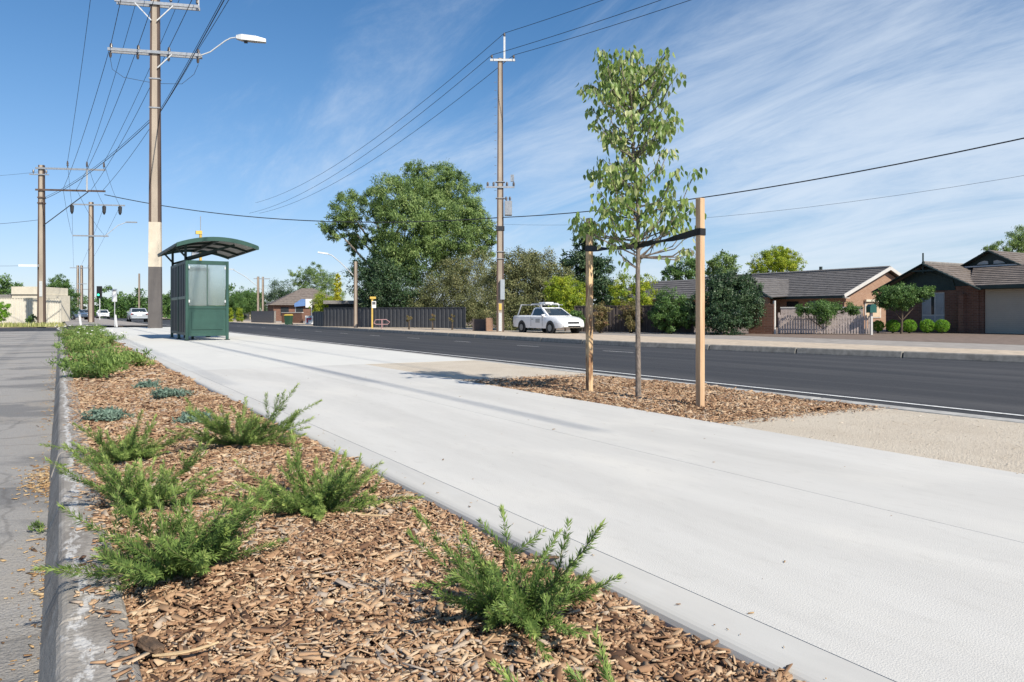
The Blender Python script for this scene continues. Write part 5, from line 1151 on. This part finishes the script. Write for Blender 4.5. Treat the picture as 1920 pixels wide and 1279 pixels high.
# ------------------------------------------------------------------ trees and bushes beyond the road
b0 = wp(738, 66, -.42)
sp_ = [(655, 395, 0, 2.1), (628, 428, 0, 1.5), (668, 440, 1, 1.4), (700, 380, 1, 1.6), (742, 372, -1, 2.6), (760, 430, -2, 3.0), (790, 345, 1, 2.3), (826, 345, 2, 2.3), (862, 372, 1, 2.4), (885, 420, 0, 2.1), (900, 460, 1, 1.7), (840, 425, -1, 2.9), (790, 480, -1, 2.7), (735, 470, -1, 2.3), (845, 490, 1, 2.2), (775, 318, 1, .9), (720, 520, 0, 1.7), (690, 505, 2, 1.3), (665, 465, 1, .8), (915, 440, 1, 1.2), (810, 395, 0, 2.5)]
sp_ = [(u, v, dd * 1.6, r * .86) for u, v, dd, r in sp_] + [(845, 330, 0, .9), (880, 395, -1, 1.2), (768, 395, -3, 1.5), (720, 400, -2, 1.2), (640, 410, -1, .9), (815, 455, -3, 1.4), (755, 505, -3, 1.4), (870, 455, -2, 1.2), (700, 445, -2, 1.0), (745, 340, 0, .9)]
tree('gum_tree', 'large spreading gum tree towering behind the charcoal fence', 'tree', b0, pb(b0, sp_, 65), 150000, .22, 'leaf_gum', 4.0, .42, 101, droop=.45, clump=.26, per=110, aspect=.32, fill=.2)
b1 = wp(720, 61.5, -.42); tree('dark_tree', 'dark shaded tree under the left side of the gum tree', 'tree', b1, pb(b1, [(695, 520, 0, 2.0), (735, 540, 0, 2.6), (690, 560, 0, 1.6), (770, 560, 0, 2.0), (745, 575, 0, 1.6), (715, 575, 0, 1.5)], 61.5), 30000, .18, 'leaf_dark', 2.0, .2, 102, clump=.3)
GB = 'scrubby brown-olive bushes behind the charcoal fence'
for k, (lab, d, sp_, n) in enumerate([
        ('brown-olive scrubby bush left of the transformer pole', 61, [(830, 538, 0, 2.0), (800, 568, 0, 1.7), (870, 518, 0, 1.9), (905, 503, 0, 1.6), (885, 558, -1, 2.1), (848, 575, -1, 1.8), (790, 588, 0, 1.4), (915, 560, -1, 1.9), (820, 590, 0, 1.5), (895, 590, -2, 1.5)], 56000),
        ('brown-olive scrubby bush right behind the transformer pole', 50, [(975, 505, 0, 1.5), (1010, 508, 0, 1.5), (1000, 545, 0, 1.8), (955, 555, 0, 1.8), (1040, 535, 0, 1.4), (960, 595, -1, 1.4), (985, 580, 0, 1.4), (1015, 580, 0, 1.4), (940, 520, 0, 1.3)], 56000)]):
    b2 = wp(sp_[0][0] + 25, d, -.42); tree('scrub_bush', lab, 'bush', b2, pb(b2, sp_, d), n, .13, 'leaf_olive', 1.4, .12, 110 + k, GB, droop=.1, clump=.34, per=90, aspect=.5, fill=.25, part='foliage')
def bush(label, u, v, d, r, n, leaf, mat, seed, extra=(), name='bush', cat='bush', group=None, th=0.6, **kw):
    b_ = wp(u, d, zg(wp(u, d).x, 30)); sp__ = [(u, v, 0, r)] + [(u + a, v + b, c, rr) for a, b, c, rr in extra]
    return tree(name, label, cat, b_, pb(b_, sp__, d), n, leaf, mat, th, .07, seed, group, bark='bark_dark', part='foliage', **kw)
bush('rounded yellow-green bush behind the white ute', 1060, 550, 46, (1.3, 1.25, 1.05), 26000, .10, 'leaf_lime', 120, [(-18, -8, 0, .8), (20, 10, 0, .9), (0, 22, 0, 1.1)], clump=.22)
b3 = wp(1098, 56, -.42); tree('conifer', 'dark conifer with tiered branches behind the left stake', 'tree', b3, pb(b3, [(1098, 455, 0, (1.0, 1.0, .9)), (1085, 490, 0, (1.6, 1.4, .8)), (1115, 500, 0, (1.6, 1.4, .8)), (1080, 525, 0, (1.7, 1.6, .8)), (1125, 540, 0, (1.9, 1.6, .9)), (1150, 565, 0, (1.7, 1.5, .9)), (1104, 432, 0, (.5, .5, .7))], 56), 20000, .22, 'leaf_dark', 3.0, .2, 121, bark='bark_dark', droop=.2, clump=.3, fill=.3)
bush('lime green upright bush right behind the young tree trunk', 1208, 545, 50, (1.0, 1.0, 1.3), 9000, .13, 'leaf_lime', 122, [(-40, 0, 0, (1.0, 1.0, 1.3)), (-15, 15, 0, 1.1)], clump=.25)
bush('loose reddish-green shrub between the left stake and the young tree', 1127, 590, 41, (.5, .5, .85), 3600, .11, 'leaf_red', 123, [(4, 18, 0, (.45, .45, .5))], clump=.3, fill=.5)
bush('loose reddish-green shrub just left of the young tree trunk', 1182, 588, 41, (.65, .6, .9), 4600, .11, 'leaf_red', 124, [(8, 18, 0, (.55, .5, .5))], clump=.3, fill=.5)
bush('broad green shrub between the young tree and its right stake', 1258, 572, 40, (1.1, .9, .95), 16000, .11, 'leaf_mid', 125, [(-25, 18, 0, .7), (28, 15, 0, .85), (0, 30, 0, .75)], clump=.25)
bush('big dark rounded bush right of the right stake', 1362, 562, 39, (1.55, 1.5, 1.6), 40000, .12, 'leaf_dark', 126, [(-35, 20, 0, 1.1), (30, 15, 0, 1.2), (0, 38, -1, 1.2), (-5, -25, 0, .95), (40, -20, .5, .8)], clump=.2, per=60)
bush('small green shrub between the ute and the dark panel fence', 1080, 600, 42.5, (.5, .5, .6), 2500, .10, 'leaf_mid', 131, clump=.3)
bush('airy reddish-green rose shrub leaning over the picket fence', 1548, 578, 37.6, (1.2, .7, .45), 13000, .085, 'leaf_mid', 127, [(-42, 3, 0, (.5, .5, .3)), (48, 2, 0, (.55, .5, .33)), (0, 14, 0, (.7, .5, .4))], clump=.3, fill=.5, th=.4)
bush('umbrella shaped small tree in the front yard of the gabled house', 1690, 552, 37.5, (1.35, .9, .5), 26000, .09, 'leaf_mid', 128, [(-35, 10, 0, (.6, .6, .45)), (35, -2, 0, (.6, .6, .35)), (0, 16, 0, (.9, .6, .35)), (50, -10, 0, (.35, .35, .22))], name='small_tree', cat='tree', clump=.25, fill=.4, th=1.3)
for k, (u, r) in enumerate(((1646, .27), (1674, .30), (1705, .31), (1739, .32), (1766, .31))):
    bush(('first', 'second', 'third', 'fourth', 'fifth')[k] + ' from the left of five clipped bright green box balls before the gabled house', u, 611, 38.6 - .25 * k, (r * 1.1, r * 1.1, r * 1.02), 11000, .036, 'leaf_box', 140 + k, group='clipped box balls', name='box_ball', clump=.14, per=30, fill=.05, lo=.86, th=.25)
b4 = wp(1455, 70, -.4); tree('lime_tree', 'bright yellow-green round tree showing above the grey tiled roof', 'tree', b4, pb(b4, [(1455, 496, 0, (2.0, 1.9, 1.4)), (1430, 500, 0, 1.4), (1484, 497, 0, 1.4), (1456, 482, 0, 1.2), (1470, 476, 0, .8)], 70), 26000, .14, 'leaf_lime', 3.2, .2, 129, clump=.22)
b5 = wp(1358, 95, -.4); tree('far_tree', 'grey-green far tree peeking right of the right stake', 'tree', b5, pb(b5, [(1358, 498, 0, 1.7), (1340, 505, 0, 1.2)], 95), 5000, .3, 'leaf_gum', 4.5, .2, 130)
b5 = wp(1285, 90, -.4); tree('far_tree', 'dark far tree just left of the right stake', 'tree', b5, pb(b5, [(1285, 510, 0, 1.9), (1260, 518, 0, 1.3), (1300, 505, 0, 1.2)], 90), 7000, .28, 'leaf_mid', 4.0, .2, 132)
b6 = wp(1905, 75, -.3); tree('gum_tree', 'open-crowned gum tree rising behind the gabled house at the right edge', 'tree', b6, pb(b6, [(1915, 445, 0, (1.4, 1.4, 1.2)), (1878, 462, 0, (1.3, 1.2, .6)), (1852, 470, 0, (.7, .7, .4)), (1940, 455, 0, 1.7), (1905, 475, 0, 1.0)], 75), 12000, .24, 'leaf_gum', 5.5, .22, 133, droop=.6, aspect=.24, bark='bark_dark')
# trees left and far down the street
b7 = wp(112, 82, -.1); tree('street_tree', 'dense green round tree behind the cream fence end', 'tree', b7, pb(b7, [(108, 548, 0, 1.6), (92, 560, 0, 1.2), (126, 560, 0, 1.2), (112, 532, 0, 1.0), (125, 578, 0, 1.2)], 82), 26000, .14, 'leaf_mid', 1.5, .18, 150, clump=.25)
bush('round green hedge bush at the left edge before the cream fence', -3, 582, 56, (.85, .8, .8), 6500, .10, 'leaf_box', 151, clump=.2)
bush('small green shrub at the foot of the cream fence by the corner pole', 60, 598, 57, (.42, .4, .3), 1800, .09, 'leaf_mid', 152, th=.1)
bush('far dark treetop above the shed roof at the left edge', 14, 540, 130, 2.2, 2500, .4, 'leaf_mid', 153, name='far_tree', cat='tree', th=4)
for k, (lab, u, v, d, r, n, mat, ex) in enumerate([
        ('far green tree right of the shelter, partly hidden by it', 428, 566, 120, 2.2, 6000, 'leaf_mid', [(12, 8, 0, 1.8), (-12, 10, 0, 2.0)]),
        ('far bright green tree between the shelter and the pale pole', 458, 562, 125, 2.2, 6000, 'leaf_mid', [(14, 4, 0, 2.0), (0, 16, 0, 2.0)]),
        ('dense dark green tree left of the brown hipped roof', 526, 552, 122, 2.6, 10000, 'leaf_dark', [(-14, 12, 0, 2.1), (18, 10, 0, 2.2), (40, 8, 2, 2.2), (0, 20, 0, 2.3)]),
        ('tall pale gum tree behind the brown hipped roof', 590, 520, 128, 2.2, 12000, 'leaf_gum', [(-30, -2, 0, 1.7), (25, 8, 0, 2.0), (5, 25, 0, 2.4), (-22, 18, 0, 1.7), (40, 28, 0, 1.8), (0, -12, 0, 1.5)]),
        ('bushy yellow-green shrub tree above the small grey wall', 606, 566, 84, 1.2, 7000, 'leaf_lime', [(14, 4, 0, 1.0), (-12, 8, 0, .9), (5, 12, 0, 1.1)])]):
    bush(lab, u, v, d, r, n * 2, .19 if d > 100 else .12, mat, 160 + k, ex, name='background_tree', cat='tree', th=2.5 if d > 100 else .8, clump=.28)
b8 = wp(633, 80, -.42); tree('golden_column_tree', 'narrow golden yellow column tree left of the dark short pole', 'tree', b8, [((0, 0, 1.2 + k * .62), (.52 - .03 * k, .52 - .03 * k, .5)) for k in range(7)], 9000, .13, 'leaf_yellow', 1.0, .08, 170, clump=.3)
for k, (u, lab) in enumerate(((430, 'small yellow-green column shrub right at the shelter edge'), (449, 'small yellow-green column shrub a little right of the shelter'))):
    bush(lab, u, 592, 98, (.45, .45, 1.1), 2600, .14, 'leaf_lime', 180 + k, name='column_shrub')
GS = 'little saplings along the charcoal fence'
for k, (u, lab) in enumerate(((767, 'leftmost little sapling before the charcoal fence'), (811, 'middle reddish little sapling before the charcoal fence'), (848, 'rightmost little sapling before the charcoal fence'))):
    bush(lab, u, 598, 50, (.22, .22, .28), 420, .09, 'leaf_red', 190 + k, name='sapling', cat='sapling', group=GS, th=.7)
# far wooded backdrop
bl_ = []; g2 = random.Random(9)
for u in range(-300, 2300, 20):
    d = 230 + g2.uniform(-20, 25); h = g2.uniform(3.2, 6.5) * (1.0 if u < 620 else .8); p = wp(u, d, h * .5 - .4); bl_.append(((p.x, p.y, p.z), (2.9, 2.9, h * .62)))
for u in range(190, 480, 9):
    d = 168 + g2.uniform(-14, 14); h = g2.uniform(4.2, 7.0); p = wp(u, d, h * .5 - .4); bl_.append(((p.x, p.y, p.z), (2.2, 2.2, h * .6)))
o = leafcloud('far_woods', bl_, 170000, .5, 'leaf_mid', None, 200, clump=.4, per=70, aspect=.6, fill=.4); tag(o, 'hazy green wooded strip along the horizon', 'woods', kind='stuff')
# grass tufts by the cream fence
n = 2600; P = np.stack([rng.uniform(-16, .2, n), rng.uniform(53.2, 58.5, n)], 1)
hgt = rng.uniform(.08, .3, n); az = rng.uniform(0, 6.28, n); lean = rng.normal(0, .35, n); base = np.concatenate([P, np.full((n, 1), -.1)], 1)
tipv = base + np.stack([np.cos(az) * lean * hgt, np.sin(az) * lean * hgt, hgt], 1); sdv = np.stack([np.sin(az), -np.cos(az), 0 * az], 1) * .03
npq = np.stack([base - sdv, base + sdv, tipv + sdv * .3, tipv - sdv * .3], 1)
o = npmesh('grass', npq.reshape(-1, 3), np.arange(n * 4).reshape(-1, 4), rng.uniform(0, 1, n), 'grass_blade'); tag(o, 'dry straggly grass before the cream fence', 'grass', kind='stuff')
